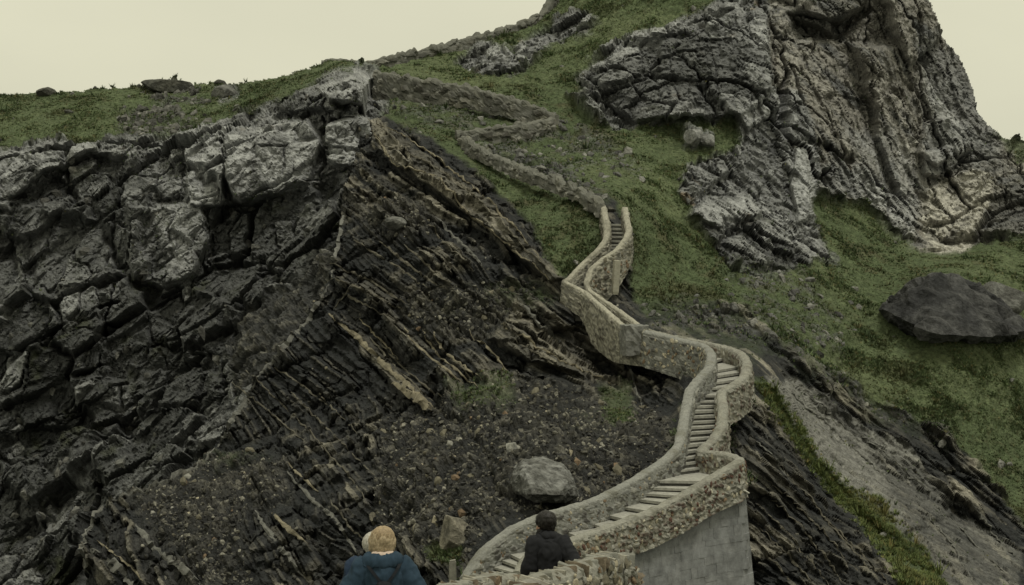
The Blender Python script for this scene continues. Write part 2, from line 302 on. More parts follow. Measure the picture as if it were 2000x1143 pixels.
front_ctrl = [(165,1143,97),(180,1000,101),(330,945,102),(420,870,106),(560,690,114),(640,560,119),(665,460,125),(690,340,139),(720,240,154),(300,1100,94),(400,1100,92),(600,1000,93),(700,900,97),(800,800,100),(900,700,102),(1000,600,107),(1090,545,110),
  (600,1143,89),(850,1100,84),(700,1060,90),(1000,1060,82),(1000,980,84.5),(1100,940,87),(1250,880,91),(1320,800,96),(1240,740,103),(1180,650,108),(1262,660,105),(1200,1050,88),(1350,950,92),(1420,900,93),(1350,1143,89),(1200,1143,87),(1385,820,94),(1430,740,98),(1400,690,101),
  (1150,540,113),(1200,470,117),(1200,400,121.5),(1000,430,121),(850,350,131),(780,250,148),(1300,560,118),(1400,600,115),(1480,690,103),(1500,800,97),(1470,900,92),(1482,1143,88),(1700,1000,97),(1600,800,107),(1750,1143,88),(2000,1143,98),
  (2000,900,122),(1800,750,122),(1600,650,120),(1700,600,137),(2000,640,138),(1850,540,141.5),(1910,560,141.5),(1780,560,141),(1850,490,164),(1600,380,160),(1500,540,129),(1400,450,134),(1340,360,142),(1450,200,162),(1560,180,170),(1700,300,171),(1700,100,177),(1750,0,181),(1850,100,186),(1940,250,186),(1900,450,170),(2000,400,172),
  (1500,10,178),(1400,10,178),(1200,110,171),(1230,240,158),(1000,160,169),(1060,20,195),(880,110,182),(720,130,176),(1090,220,160),(1000,260,152),(1100,330,137),(900,200,162),(760,170,168),
  (400,1400,86),(1000,1400,80),(1600,1400,78),(2200,1400,88),(2500,900,130),(2500,500,165),(1500,-200,190),(1900,-200,195),(2300,300,200),(1000,-100,205),(400,1700,83),(1600,1700,76)]
front_outline = [(168,1900),(165,1143),(170,1045),(185,1003),(215,976),(330,945),(385,915),(420,870),(460,810),(500,740),(545,690),(590,630),(640,550),(655,480),(668,400),(690,330),(702,262),(690,200),(650,150),(700,135),(760,128),(880,98),(1000,64),(1058,40),(1075,-10),(1080,-400),
  (1700,-400),(1780,-30),(1808,0),(1838,65),(1880,108),(1903,165),(1913,215),(1935,247),(1962,268),(2000,275),(2120,292),(2700,360),(2700,1900)]
Z = [('shale'),
 ('grass',8,1,[(640,110),(760,110),(1080,0),(1500,-60),(1560,190),(1950,300),(2010,290),(2010,470),(1860,560),(1600,400),(1330,430),(1130,300),(1060,310),(900,285),(820,262),(745,225),(720,160)]),
 ('grass',6,1,[(1130,235),(1240,250),(1340,270),(1450,235),(1600,380),(1860,545),(2000,460),(2800,500),(2800,1400),(2100,1120),(1990,1020),(1900,905),(1830,845),(1690,770),(1580,705),(1500,655),(1460,600),(1330,600),(1262,622),(1225,560),(1235,480),(1200,395),(1060,300)]),
 ('grass',6,1,[(820,258),(900,275),(1000,330),(1180,410),(1185,470),(1105,548),(1085,540),(1040,440),(930,335)]),
 ('shale',14,0.55,[(1240,600),(1300,585),(1380,590),(1440,600),(1500,665),(1480,700),(1400,665),(1290,640)]),
 ('veg',12,0.65,[(880,262),(950,252),(1090,230),(1190,270),(1260,330),(1250,350),(1200,345),(1180,400),(1000,320)]),
 ('veg',12,0.55,[(780,150),(1085,225),(900,258),(780,240),(720,180)]),
 ('lime',8,0.85,[(650,130),(745,150),(760,190),(745,228),(700,250)]),
 ('grass',6,1,[(1150,-60),(1440,-60),(1420,0),(1290,52),(1190,92),(1110,160),(1120,188),(1085,222),(1000,190),(830,148),(880,128),(920,150),(1000,142),(1090,95),(1160,62),(1172,35),(1130,22),(1050,45),(1060,0)]),
 ('lime',6,1,[(890,120),(930,85),(1000,95),(1060,55),(1120,22),(1170,38),(1150,62),(1080,88),(1040,125),(1000,142),(930,146)]),
 ('lime',5,1,[(1115,155),(1200,85),(1290,52),(1400,10),(1440,-80),(1560,-80),(1520,190),(1440,235),(1330,245),(1230,245),(1150,190)]),
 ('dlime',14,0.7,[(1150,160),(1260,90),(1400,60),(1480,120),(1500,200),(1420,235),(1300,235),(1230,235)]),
 ('lime',6,0.9,[(1110,190),(1160,185),(1220,235),(1230,250),(1180,250)]),
 ('tan',5,1,[(1500,-80),(1810,-80),(1900,120),(1950,250),(2010,275),(2010,330),(1920,460),(1880,490),(1800,492),(1740,450),(1690,405),(1590,382),(1570,280),(1500,200)]),
 ('lime',20,0.8,[(1790,60),(1900,130),(1950,250),(1960,330),(1860,330),(1800,200)]),
 ('lime',14,0.85,[(1560,330),(1680,320),(1780,400),(1790,480),(1740,455),(1690,405),(1590,382)]),
 ('dlime',16,0.6,[(1540,20),(1660,0),(1640,60),(1560,90)]),
 ('white',6,1,[(1795,385),(1825,365),(1860,352),(1900,338),(1945,345),(1938,400),(1920,440),(1885,495),(1815,492),(1790,440)]),
 ('tan',8,1,[(1905,470),(1950,390),(2010,340),(2300,380),(2300,460),(2000,462)]),
 ('dlime',12,0.6,[(1905,470),(1950,390),(2010,340),(2300,380),(2300,460),(2000,462)]),
 ('grass',8,0.8,[(1940,255),(1990,275),(2200,300),(2200,340),(1990,320)]),
 ('lime',5,1,[(1438,215),(1500,180),(1565,190),(1590,330),(1582,430),(1640,522),(1600,505),(1500,545),(1430,525),(1388,472),(1345,425),(1322,372),(1340,318),(1440,290)]),
 ('pale',6,0.9,[(1545,285),(1578,285),(1588,420),(1560,432),(1545,360)]),('pale',8,0.8,[(1440,222),(1500,183),(1525,215),(1470,252)]),('pale',8,0.6,[(1120,150),(1200,88),(1290,55),(1300,75),(1200,120)]),('pale',8,0.7,[(1345,420),(1380,385),(1470,385),(1485,415),(1400,440)]),('pale',12,0.7,[(1800,240),(1885,240),(1895,300),(1860,345),(1800,340)]),('pale',14,0.5,[(1640,260),(1740,250),(1790,330),(1790,420),(1720,360)]),
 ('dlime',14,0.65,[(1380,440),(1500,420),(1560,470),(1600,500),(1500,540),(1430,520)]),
 ('veg',14,0.6,[(1395,500),(1560,525),(1660,640),(1640,700),(1560,690),(1490,640)]),
 ('veg',18,0.35,[(1240,600),(1320,585),(1440,600),(1510,665),(1480,705),(1400,668),(1290,640)]),
 ('veg',14,0.5,[(1500,690),(1600,700),(1740,790),(1850,850),(1850,880),(1700,820)]),
 ('lime',6,0.9,[(1335,262),(1385,262),(1390,292),(1340,296)]),
 ('slab',6,1,[(1492,738),(1570,748),(1680,828),(1780,880),(1860,1000),(1990,1085),(2000,1300),(1830,1200),(1740,1060),(1640,950),(1560,850)]),
 ('shale',14,0.55,[(1700,880),(1800,910),(1870,1010),(1990,1085),(2100,1200),(1850,1250),(1780,1060)]),
 ('shale',10,0.65,[(1500,700),(1580,720),(1720,800),(1840,850),(1850,880),(1780,880),(1680,830),(1570,750)]),
 ('grass',7,0.95,[(1470,738),(1505,755),(1545,810),(1600,900),(1650,955),(1720,990),(1800,1080),(1850,1160),(1770,1160),(1700,1050),(1640,985),(1570,890),(1510,810)]),
 ('scree',15,0.9,[(750,840),(900,760),(1000,740),(1160,765),(1230,760),(1330,850),(1250,960),(950,1020),(900,1120),(760,1050),(735,960)]),
 ('scree',15,0.85,[(240,960),(420,890),(560,900),(570,980),(470,1010),(500,1160),(420,1160),(330,1060)]),
 ('scree',15,0.8,[(680,400),(800,390),(860,460),(800,470),(700,440)]),
 ('scree',15,0.85,[(780,580),(900,560),(1060,560),(1100,590),(1000,620),(930,670),(800,650)]),
 ('grass',12,0.65,[(1170,755),(1235,760),(1230,830),(1180,835)]),
 ('grass',12,0.45,[(870,745),(990,735),(1010,790),(900,800)]),
 ('grass',8,0.7,[(830,1075),(905,1060),(900,1110),(850,1100)]),
 ('bed',4,1,[(715,232),(765,258),(870,330),(965,400),(1102,552),(1072,552),(930,425),(840,362),(770,322),(725,265)]),
 ('bed',5,0.9,[(955,665),(990,625),(1010,588),(1045,625),(1110,690),(1200,752),(1120,740),(1040,705)]),
 ('bed',5,0.8,[(700,640),(760,700),(850,795),(830,800),(770,755),(700,680)]),
 ('bed',8,0.6,[(660,380),(730,390),(770,430),(690,430)])]
front_bumps = [(2.6,4,[(712,232),(765,255),(870,328),(965,398),(1102,548),(1072,556),(930,428),(840,365),(770,325),(722,268)]),
 (-3.2,10,[(700,300),(745,310),(830,365),(920,425),(1070,555),(990,530),(870,460),(780,385)]),
 (-3.0,9,[(1050,655),(1120,640),(1222,695),(1232,752),(1160,745)]),
 (-1.2,12,[(1240,715),(1330,705),(1332,790),(1300,850),(1245,830)]),
 (1.6,6,[(955,665),(1010,588),(1045,625),(1110,690),(1200,752),(1040,710)]),
 (1.2,6,[(640,600),(700,640),(850,795),(830,805),(640,640)]),
 (3.5,8,[(1120,152),(1205,88),(1290,55),(1400,14),(1500,20),(1500,190),(1440,228),(1330,240),(1240,235)]),
 (-3.0,10,[(1540,30),(1640,40),(1700,20),(1640,75),(1560,85)]),
 (3.0,8,[(1540,-60),(1700,-60),(1690,10),(1620,40),(1560,15)]),
 (2.5,6,[(1325,375),(1340,322),(1420,292),(1430,330),(1380,370),(1340,400)]),
 (3.0,6,[(1345,425),(1380,380),(1470,380),(1490,420),(1400,450)]),
 (2.5,6,[(1400,470),(1470,440),(1490,480),(1540,520),(1430,520)]),
 (3.0,6,[(1545,290),(1575,290),(1585,420),(1560,435),(1545,360)]),
 (2.5,6,[(1440,225),(1500,185),(1520,215),(1460,255)]),
 (2.2,5,[(1805,240),(1850,230),(1870,300),(1830,330),(1790,300)]),(2.0,5,[(1855,235),(1885,250),(1895,300),(1865,310)]),
 (2.4,5,[(1800,300),(1850,290),(1865,325),(1830,350),(1800,340)]),
 (0.9,6,[(1800,375),(1900,335),(1945,345),(1930,425),(1885,490),(1815,485)]),
 (1.5,8,[(900,110),(1060,60),(1120,28),(1165,40),(1040,122),(930,142)]),
 (1.0,8,[(1492,738),(1570,748),(1680,828),(1780,880),(1860,1000),(1740,1060),(1640,950),(1560,850)]),
 (-0.8,12,[(1455,790),(1520,830),(1600,930),(1690,1030),(1640,1010),(1480,900)]),
 (1.8,5,[(1110,192),(1160,185),(1222,238),(1180,250)])]
front_cracks = [(1.5,6,[(1500,0),(1510,120),(1500,200)]),(1.6,5,[(1590,180),(1620,260),(1690,400)]),(1.2,5,[(1700,100),(1690,220),(1760,300),(1800,420)]),(1.2,5,[(1830,150),(1820,230),(1870,330)]),(1.2,5,[(1620,290),(1700,380),(1790,480)]),
 (1.0,4,[(1650,550),(1550,440)]),(1.4,5,[(650,540),(720,530),(800,590),(880,640)]),(1.2,5,[(640,590),(700,700),(850,820)]),(1.0,4,[(900,650),(960,700),(1060,750)]),(1.2,6,[(560,720),(700,830)]),(1.1,5,[(700,310),(650,560)]),(1.0,6,[(1250,90),(1290,200)]),(1.0,5,[(1380,60),(1400,200)])]
FRONT = sheet('flysch_and_summit_hillside', front_ctrl, front_outline, Z, front_bumps, front_cracks, (140,145,2016,2650), (-330,-12,1156,1800), [LP, RP, LP2, RP2], 300, 'layered dark rock, grass slopes and grey summit cliff of the islet')

left_ctrl = [(0,187,192),(420,165,186),(630,120,178),(720,130,176),(0,290,167),(250,265,166),(430,245,160),(560,200,158),(690,150,155),(600,280,152),(700,280,151),(400,400,148),(100,330,160),(0,420,158),(200,500,149),(350,560,143),(560,400,146),(500,500,143),(600,450,138),(545,690,117),(640,550,122.5),(660,470,129),(690,345,142),(420,870,114),(330,945,113),(200,1000,119),(580,560,131),
  (100,700,143),(300,700,139),(450,650,134),(250,850,135),(100,1000,130),(50,1143,122),(400,800,127),(150,1143,120),(620,700,122),(700,1143,120),(-400,300,190),(-400,900,150),(-400,1600,110),(700,1600,95),(200,1600,98),(740,600,135),(740,300,153)]
left_outline = [(-700,230),(-300,200),(0,187),(60,183),(90,177),(112,181),(260,170),(285,160),(335,157),(372,165),(428,161),(442,167),(505,156),(560,148),(625,126),(640,118),(735,126),(725,150),(712,175),(715,215),(728,255),(722,292),(700,322),(775,400),(775,1900),(-700,1900)]
ZL = [('dlime'),  # dark wet rock, with part of its shade put into the colour
 ('lime',8,1,[(-100,300),(100,272),(190,285),(330,262),(430,240),(500,210),(560,195),(640,150),(740,120),(740,330),(640,345),(560,390),(470,410),(360,405),(250,330),(60,400),(-100,420)]),
 ('lime',18,0.7,[(250,390),(390,395),(412,470),(380,530),(320,560),(240,530)]),
 ('lime',25,0.3,[(-50,400),(150,400),(250,520),(250,600),(100,640),(-50,620)]),
 ('pale',7,0.95,[(360,305),(432,262),(442,330),(432,402),(372,402)]),('pale',9,0.85,[(442,262),(520,228),(600,238),(632,280),(600,340),(540,378),(500,330),(470,398),(442,350)]),('pale',7,0.95,[(640,245),(715,225),(724,290),(692,322),(640,312)]),('pale',10,0.8,[(625,175),(690,143),(722,155),(715,190),(650,190)]),('pale',14,0.6,[(-60,310),(150,290),(195,305),(110,340),(40,385),(-60,400)]),('pale',12,0.6,[(290,400),(380,400),(405,470),(360,520),(320,480)]),('pale',10,0.6,[(120,565),(190,560),(195,600),(130,610)]),
 ('dlime',8,0.9,[(30,395),(90,342),(170,312),(248,322),(240,352),(180,388),(100,402)]),  # dark colour laid over the hollow as its shade
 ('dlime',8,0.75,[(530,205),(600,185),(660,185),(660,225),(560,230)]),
 ('scree',14,0.85,[(440,660),(560,560),(640,470),(660,560),(560,700),(470,790)]),
 ('grass',7,1,[(-700,150),(640,60),(740,100),(720,128),(650,140),(570,190),(500,212),(430,240),(400,260),(330,268),(250,262),(190,284),(100,274),(0,300),(-700,340)]),
 ('veg',12,0.8,[(240,215),(330,195),(380,240),(420,235),(330,270),(230,268)]),
 ('veg',8,0.8,[(260,160),(380,160),(400,205),(300,195)]),
 ('lime',5,0.9,[(418,168),(460,165),(466,190),(430,198)]),
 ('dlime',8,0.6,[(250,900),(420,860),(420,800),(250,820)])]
left_bumps = [(2.2,5,[(360,305),(432,262),(442,330),(432,402),(372,402)]),(3.2,6,[(440,262),(520,225),(600,235),(632,280),(600,342),(540,382),(470,402),(442,350)]),(3.0,5,[(636,245),(715,225),(724,290),(692,322),(640,312)]),
 (3.0,8,[(250,402),(392,398),(412,470),(382,532),(330,560),(252,545)]),(-4.0,10,[(30,395),(90,342),(170,312),(248,322),(240,352),(180,388),(100,402)]),(2.0,8,[(-100,300),(150,290),(195,300),(60,385),(-100,402)]),
 (-3.8,14,[(430,405),(560,385),(650,335),(662,420),(600,480),(480,520),(405,520)]),(2.2,6,[(270,775),(420,722),(432,770),(330,822),(280,822)]),(2.0,6,[(120,560),(190,560),(200,640),(130,650)]),(2.0,6,[(380,560),(460,600),(450,690),(380,700),(340,640)]),
 (2.5,6,[(0,560),(90,560),(120,640),(60,690),(-50,680)]),(2.5,6,[(535,200),(560,185),(640,180),(650,215),(560,215)]),(3.0,6,[(625,175),(690,145),(722,160),(715,200),(640,195)]),(2.5,8,[(60,680),(200,640),(180,720),(50,760)]),(2.5,8,[(0,780),(120,740),(250,740),(120,830),(0,850)]),
 (2.0,8,[(120,850),(230,820),(260,900),(180,950),(110,930)]),(2.0,8,[(0,900),(80,900),(100,1000),(0,1020)]),(2.2,5,[(330,300),(400,262),(412,275),(345,330)]),(2.5,6,[(265,160),(340,157),(375,166),(330,172)])]
left_cracks = [(2.2,6,[(190,655),(290,610),(410,530),(420,470)]),(2.0,6,[(150,740),(250,700),(400,640)]),(2.0,6,[(0,700),(120,650),(240,590)]),(2.0,6,[(250,830),(340,820),(440,750)]),(1.8,6,[(0,860),(150,800),(280,760)]),(1.8,5,[(230,550),(210,640),(200,760)]),(1.5,5,[(360,300),(360,400)]),(1.5,5,[(440,260),(440,400)]),(1.6,5,[(630,230),(635,330)]),(1.8,5,[(530,205),(720,160)]),(1.8,5,[(470,400),(600,350),(690,320)]),
 (1.4,5,[(300,660),(330,720),(420,720)]),(1.5,5,[(130,960),(260,930),(330,930)])]
LEFT = sheet('left_headland', left_ctrl, left_outline, ZL, left_bumps, left_cracks, (-650,-12,770,800), (60,105,1156,1800), None, 500, 'grassy headland with jointed grey limestone cliff above dark wet rock with painted shade')

# ------------------------------------------------------------------ sea and near ground
def simple_mat(name, col, rough=0.8, var=0.2, vscale=8, bump=0.3, bscale=20, bdist=0.02, spec=0.2, tint=(0.98, 1.0, 1.05)):
    return new_mat(name, rough=rough, spec=spec, attr=False, col=col, var=var, vscale=vscale, bump=bump, bscale=bscale, bdist=bdist, tint=tint)
SEA = simple_mat('sea_water', (0.05, 0.06, 0.055), rough=0.15, var=0.1, bump=0.4, bscale=0.6, bdist=0.3, spec=0.5)
_r = 9000.0
ob('sea', mesh_np('sea', [(-_r, -_r, 0), (_r, -_r, 0), (_r, _r, 0), (-_r, _r, 0)], [(0, 1, 2, 3)], SEA), kind='structure')
_gx = np.linspace(-26, 26, 90); _gy = np.linspace(-6, 82, 150); GX, GY = np.meshgrid(_gx, _gy)
PATHX = lambda y: np.interp(y, [-6, 0, 20, 30, 40], [-0.4, -0.5, -1.2, -0.2, 2.2])
PATHZ = lambda y: np.interp(y, [-6, 0, 21.5, 30, 36], [-1.3, -1.7, -5.35, -6.35, -7.2])
_gz = CAMZ + np.interp(GY, [-6, 0, 21.5, 30, 36, 60, 82], [-1.55, -1.95, -5.6, -6.6, -7.5, -16.5, -25])
_gz = _gz - 0.3 * np.maximum(np.abs(GX - PATHX(GY)) - 1.6, 0) ** 1.15 * 0.6
_pg = np.stack([GX, GY, _gz], -1).reshape(-1, 3); _nz = fbm(_pg, 0.7, 4, 900); _off = np.clip(np.abs(_pg[:, 0] - PATHX(_pg[:, 1])) - 1.4, 0, 1)
_pg[:, 2] += 0.35 * _nz * _off
_id = np.arange(len(_pg)).reshape(GX.shape); _q = np.stack([_id[:-1, :-1], _id[:-1, 1:], _id[1:, 1:], _id[1:, :-1]], -1).reshape(-1, 4)
_gc = np.where((_nz > 0)[:, None], np.array([[0.06, 0.085, 0.03]]), np.array([[0.09, 0.08, 0.06]]))
ob('near_hillside', mesh_np('near_hillside', _pg, _q, MAT_ROCK, _gc), kind='structure')
_py = np.linspace(-6, 36, 90); _v = []; _f = []
for i, y in enumerate(_py):
    st = math.floor(y / 0.9) * 0.9
    for sx in (-1.25, 1.25): _v.append((PATHX(y) + sx, y, CAMZ + PATHZ(st) + 0.03))
    if i: a = 2 * i; _f.append((a - 2, a - 1, a + 1, a))
ob('path', mesh_np('path', _v, _f, simple_mat('path_stone', (0.2, 0.185, 0.15), vscale=4)), kind='structure')

# ------------------------------------------------------------------ walls
def catmull(pts, step):
    pts = [Vector(p) for p in pts]; out = []
    for i in range(len(pts) - 1):
        p0, p1, p2, p3 = pts[max(i - 1, 0)], pts[i], pts[i + 1], pts[min(i + 2, len(pts) - 1)]
        n = max(2, int((p2 - p1).length / step))
        for k in range(n):
            t = k / n; a = (2 * p1 + (p2 - p0) * t + (2 * p0 - 5 * p1 + 4 * p2 - p3) * t * t + (3 * p1 - p0 - 3 * p2 + p3) * t ** 3) * 0.5
            b = p1.lerp(p2, t); out.append(a.lerp(b, 0.45))
    out.append(pts[-1]); return out
PAL = {'warm': ([(0.33, 0.305, 0.235), (0.27, 0.25, 0.195), (0.22, 0.2, 0.16), (0.36, 0.345, 0.285), (0.13, 0.1, 0.075), (0.085, 0.06, 0.048), (0.25, 0.24, 0.2)], (0.235, 0.228, 0.19)),
       'grey': ([(0.22, 0.22, 0.195), (0.27, 0.266, 0.235), (0.18, 0.178, 0.16), (0.2, 0.196, 0.17), (0.09, 0.085, 0.075), (0.29, 0.28, 0.24)], (0.225, 0.222, 0.195)),
       'ramp': ([(0.2, 0.19, 0.155), (0.25, 0.235, 0.19), (0.15, 0.142, 0.115), (0.27, 0.255, 0.2), (0.1, 0.09, 0.07)], (0.34, 0.32, 0.25)),
       'dark': ([(0.16, 0.157, 0.135), (0.2, 0.193, 0.165), (0.11, 0.107, 0.092), (0.23, 0.22, 0.185), (0.08, 0.076, 0.063)], (0.14, 0.138, 0.115))}
def wall_mesh(name, pts, thick, heights, pal, step=0.08, rough=0.06, cell=0.24, seed=1, capsmooth=0.35, endcap=True, rag=0.0):
    L = catmull(pts, step); n = len(L); T = []
    hs = np.interp(np.linspace(0, 1, n), np.linspace(0, 1, len(heights)), heights)
    for i in range(n):
        d = L[min(i + 2, n - 1)] - L[max(i - 2, 0)]; d.z = 0; d.normalize(); T.append(d)
    rows = max(6, int(max(heights) / step)); prof = []
    for k in range(rows + 1): prof.append((-0.5, -1 + k / rows * 1.0, (-1, 0)))
    for k in range(1, 7):
        a = math.pi * (1 - k / 7); prof.append((0.5 * math.cos(a), 0.0, (math.cos(a), math.sin(a))))
    for k in range(rows + 1): prof.append((0.5, -k / rows, (1, 0)))
    m = len(prof); V = np.zeros((n, m, 3)); Nn = np.zeros((n, m, 3)); cap = np.zeros((n, m))
    for i in range(n):
        lat = Vector((T[i].y, -T[i].x, 0)); h = hs[i]; cr = min(0.3 * thick, 0.16)
        e = 1.0
        for j, (u, v, nn) in enumerate(prof):
            z = v * (h - cr) - cr if nn[1] == 0 else -cr + cr * nn[1]
            bat = 0.05 * max(0, -z)
            p = L[i] + lat * (u * thick * e + math.copysign(bat, u) * (abs(u) > 0.45)) + Vector((0, 0, z)); V[i, j] = p
            q = lat * nn[0] + Vector((0, 0, nn[1])); Nn[i, j] = q; cap[i, j] = 1.0 if (nn[1] > 0 or z > -cr - 0.06) else 0
    p = V.reshape(-1, 3).astype(np.float32)
    o, t, e = blocks(p + 0.05 * np.stack([fbm(p, 3, 2, seed), fbm(p, 3, 2, seed + 3), fbm(p, 3, 2, seed + 6)], -1), (cell * 1.2, cell * 1.2, cell * 0.8), None, seed)
    c = cap.ravel(); hi = fbm(p, 9, 3, seed + 9); md = fbm(p, 1.2, 3, seed + 12)
    disp = (1 - c * (1 - capsmooth)) * rough * (sstep(0, 0.25, e) * (0.7 + o * 1.2 + t)) + 0.018 * hi + 0.035 * md
    pos = p + Nn.reshape(-1, 3) * disp[:, None]
    pos[:, 2] += rag * fbm(p * np.array([1, 1, 0.0]), 1.6, 3, seed + 15)
    cols, mort = PAL[pal]; cols = np.array(cols); ci = np.clip(((o + 0.5) * len(cols)).astype(int), 0, len(cols) - 1)
    colr = cols[ci] * (0.85 + 0.3 * t[:, None]); mm = np.clip(sstep(0.16, 0.05, e) + c * 0.75 * sstep(-0.5, 0.1, hi + 0.4), 0, 1)[:, None]
    colr = colr * (1 - mm) + np.array(mort) * mm * (1 + 0.25 * hi[:, None])
    lich = sstep(0.1, 0.7, md + 0.6 * hi)[:, None] * 0.7; colr = colr * (1 - lich) + np.array((0.12, 0.115, 0.085)) * lich
    idx = np.arange(n * m).reshape(n, m); q = np.stack([idx[:-1, :-1], idx[:-1, 1:], idx[1:, 1:], idx[1:, :-1]], -1).reshape(-1, 4)
    V2 = [pos]; C2 = [colr]; F2 = [q]; base = n * m
    if endcap:
        for i in (0, n - 1):
            c0 = pos.reshape(n, m, 3)[i]; half = m // 2; a = []
            for k in range(half): a.append((idx[i, k], idx[i, k + 1], idx[i, m - 2 - k], idx[i, m - 1 - k]))
            F2.append(np.array(a))
    me = mesh_np(name, np.concatenate(V2), np.concatenate(F2), MAT_WALL, np.maximum(np.concatenate(C2), 0.02))
    return me, L, T, hs
# stone variants shared by all loose and built-in stones
def rock_bm(seed, sub=2, planes=12, rough=0.06, squash=(1, 1, 1)):
    r = random.Random(seed); b = bmesh.new(); bmesh.ops.create_icosphere(b, subdivisions=sub, radius=1.0)
    ns = []
    for _ in range(planes):
        v = Vector((r.gauss(0, 1), r.gauss(0, 1), r.gauss(0, 1))).normalized(); ns.append((v, r.uniform(0.55, 0.9)))
    for v in b.verts:
        d = v.co.normalized(); k = 1.0
        for nv, h in ns:
            c = d.dot(nv)
            if c > 0.05: k = min(k, h / c)
        k *= 1 + r.uniform(-rough, rough); v.co = Vector((d.x * k * squash[0], d.y * k * squash[1], d.z * k * squash[2]))
    return b
def bm_mesh(name, b, mat, smooth=False):
    me = bpy.data.meshes.new(name); b.to_mesh(me); b.free(); me.materials.append(mat)
    if smooth: me.polygons.foreach_set('use_smooth', [True] * len(me.polygons))
    return me
SM = {}
for nm, c in (('cream', (0.34, 0.30, 0.21)), ('brown', (0.17, 0.12, 0.075)), ('red', (0.10, 0.055, 0.04)), ('grey', (0.26, 0.25, 0.21)), ('pale', (0.40, 0.37, 0.28)), ('olive', (0.15, 0.135, 0.095)), ('coal', (0.05, 0.047, 0.04))):
    mt = simple_mat('stone_' + nm, c, var=0.35, vscale=5, bump=0.5, bscale=22, bdist=0.03)
    SM[nm] = [bm_mesh('stone', rock_bm(40 + 7 * k + len(nm), 1 if k < 3 else 2, 9), mt) for k in range(4)]
def slate_mesh(seed):
    rr = random.Random(seed); b = bmesh.new(); bmesh.ops.create_cube(b, size=2.0); bmesh.ops.subdivide_edges(b, edges=b.edges[:], cuts=1, use_grid_fill=True)
    for v in b.verts: v.co = Vector((v.co.x * (1 - 0.25 * abs(v.co.z)) + rr.uniform(-.25, .25), v.co.y + rr.uniform(-.12, .12), v.co.z + rr.uniform(-.2, .2)))
    return b
SLATES = [bm_mesh('slate', slate_mesh(900 + k), simple_mat('slate_%s' % n, c, var=0.4, vscale=9, bump=0.5, bscale=40, bdist=0.01)) for k, (n, c) in enumerate((('tan', (0.27, 0.25, 0.195)), ('cream', (0.32, 0.3, 0.24)), ('brown', (0.16, 0.13, 0.09)), ('grey', (0.22, 0.215, 0.18)), ('rust', (0.17, 0.135, 0.095))))]
def wall_stones(parent, L, T, hs, side, thick, count, names, smin, smax, i0=0, i1=None, zmin=0.1, zmax=1.0, out=0.02):
    i1 = i1 or len(L) - 1; k = 0
    while k < count:
        i = random.randint(i0, i1); z = -random.uniform(zmin, min(zmax, hs[i] - 0.1)); lat = Vector((T[i].y, -T[i].x, 0))
        me = random.choice(SM[random.choice(names)]); o = ob('stone', me, parent); s = random.uniform(smin, smax)
        o.location = L[i] + lat * side * (thick / 2 + 0.05 * -z + out) + Vector((0, 0, z))
        o.rotation_euler = (random.uniform(-0.4, 0.4), random.uniform(-0.5, 0.5), math.atan2(T[i].y, T[i].x)); o.scale = (s * random.uniform(0.6, 1.3), s * 0.45, s * random.uniform(0.7, 1.3)); k += 1

# the staircase: parapets, treads
stair = ob('stone_staircase', None, label='winding stone staircase with two parapet walls climbing the dark rock', cat='staircase', loc=P(1120, 1060, 80))
stair.location = (0, 0, 0)
W3 = lambda pts: [P(*q) for q in pts]
meL, LL, TL, HL = wall_mesh('parapet', W3(LP), 0.36, [2.0, 1.3, 1.3, 1.4, 1.5, 1.5, 1.5, 1.6, 1.6, 1.5, 1.6, 1.7, 1.8, 1.7, 1.6, 1.5], 'grey', seed=21, rough=0.05)
parL = ob('parapet', meL, stair, label='grey rendered parapet on the left of the steps')
meR, LR, TR, HR = wall_mesh('parapet', W3(RP), 0.36, [1.25] * 8 + [1.4] * 14, 'warm', seed=22, rough=0.07, cell=0.2)
parR = ob('parapet', meR, stair, label='rubble parapet of cream and red brown stones on the right of the steps')
meL2, LL2, TL2, HL2 = wall_mesh('parapet', W3(LP2), 0.24, [1.5, 1.6, 1.8, 1.9, 1.9, 1.2, 1.1, 1.1, 1.1, 1.1, 1.1, 1.1, 1.1], 'ramp', seed=23, rough=0.06)
ob('parapet', meL2, stair)
meR2, LR2, TR2, HR2 = wall_mesh('parapet', W3(RP2), 0.24, [1.2, 1.1, 1.1, 1.1, 1.3, 1.6, 1.9, 2.0, 1.6, 1.3, 1.2, 1.2], 'ramp', seed=24, rough=0.06)
parR2 = ob('parapet', meR2, stair)
def seg_range(L, px0, px1, pts):
    n = len(L); return int(px0 * (n - 1)), int(px1 * (n - 1))
# camera side of a wall: the sign of the lateral direction that faces the viewer
wall_stones(parR, LR, TR, HR, 1, 0.36, 210, ['cream', 'brown', 'red', 'red', 'grey', 'pale'], 0.07, 0.13, 0, int(len(LR) * 0.50), 0.15, 1.1)
wall_stones(parR, LR, TR, HR, -1, 0.36, 60, ['cream', 'brown', 'red', 'pale'], 0.06, 0.12, int(len(LR) * 0.44), int(len(LR) * 0.58), 0.15, 0.7)
wall_stones(parL, LL, TL, HL, 1, 0.36, 120, ['grey', 'cream', 'olive', 'brown'], 0.05, 0.1, 0, int(len(LL) * 0.5), 0.15, 0.8, 0.0)
wall_stones(parL, LL, TL, HL, -1, 0.36, 110, ['cream', 'pale', 'brown', 'cream'], 0.07, 0.13, int(len(LL) * 0.74), len(LL) - 1, 0.12, 1.4)
wall_stones(parR2, LR2, TR2, HR2, 1, 0.24, 60, ['olive', 'grey', 'brown'], 0.06, 0.12, int(len(LR2) * 0.4), int(len(LR2) * 0.8), 0.12, 1.5)
TREAD = simple_mat('tread_stone', (0.31, 0.3, 0.255), var=0.3, vscale=6, bump=0.5, bscale=18, bdist=0.02)
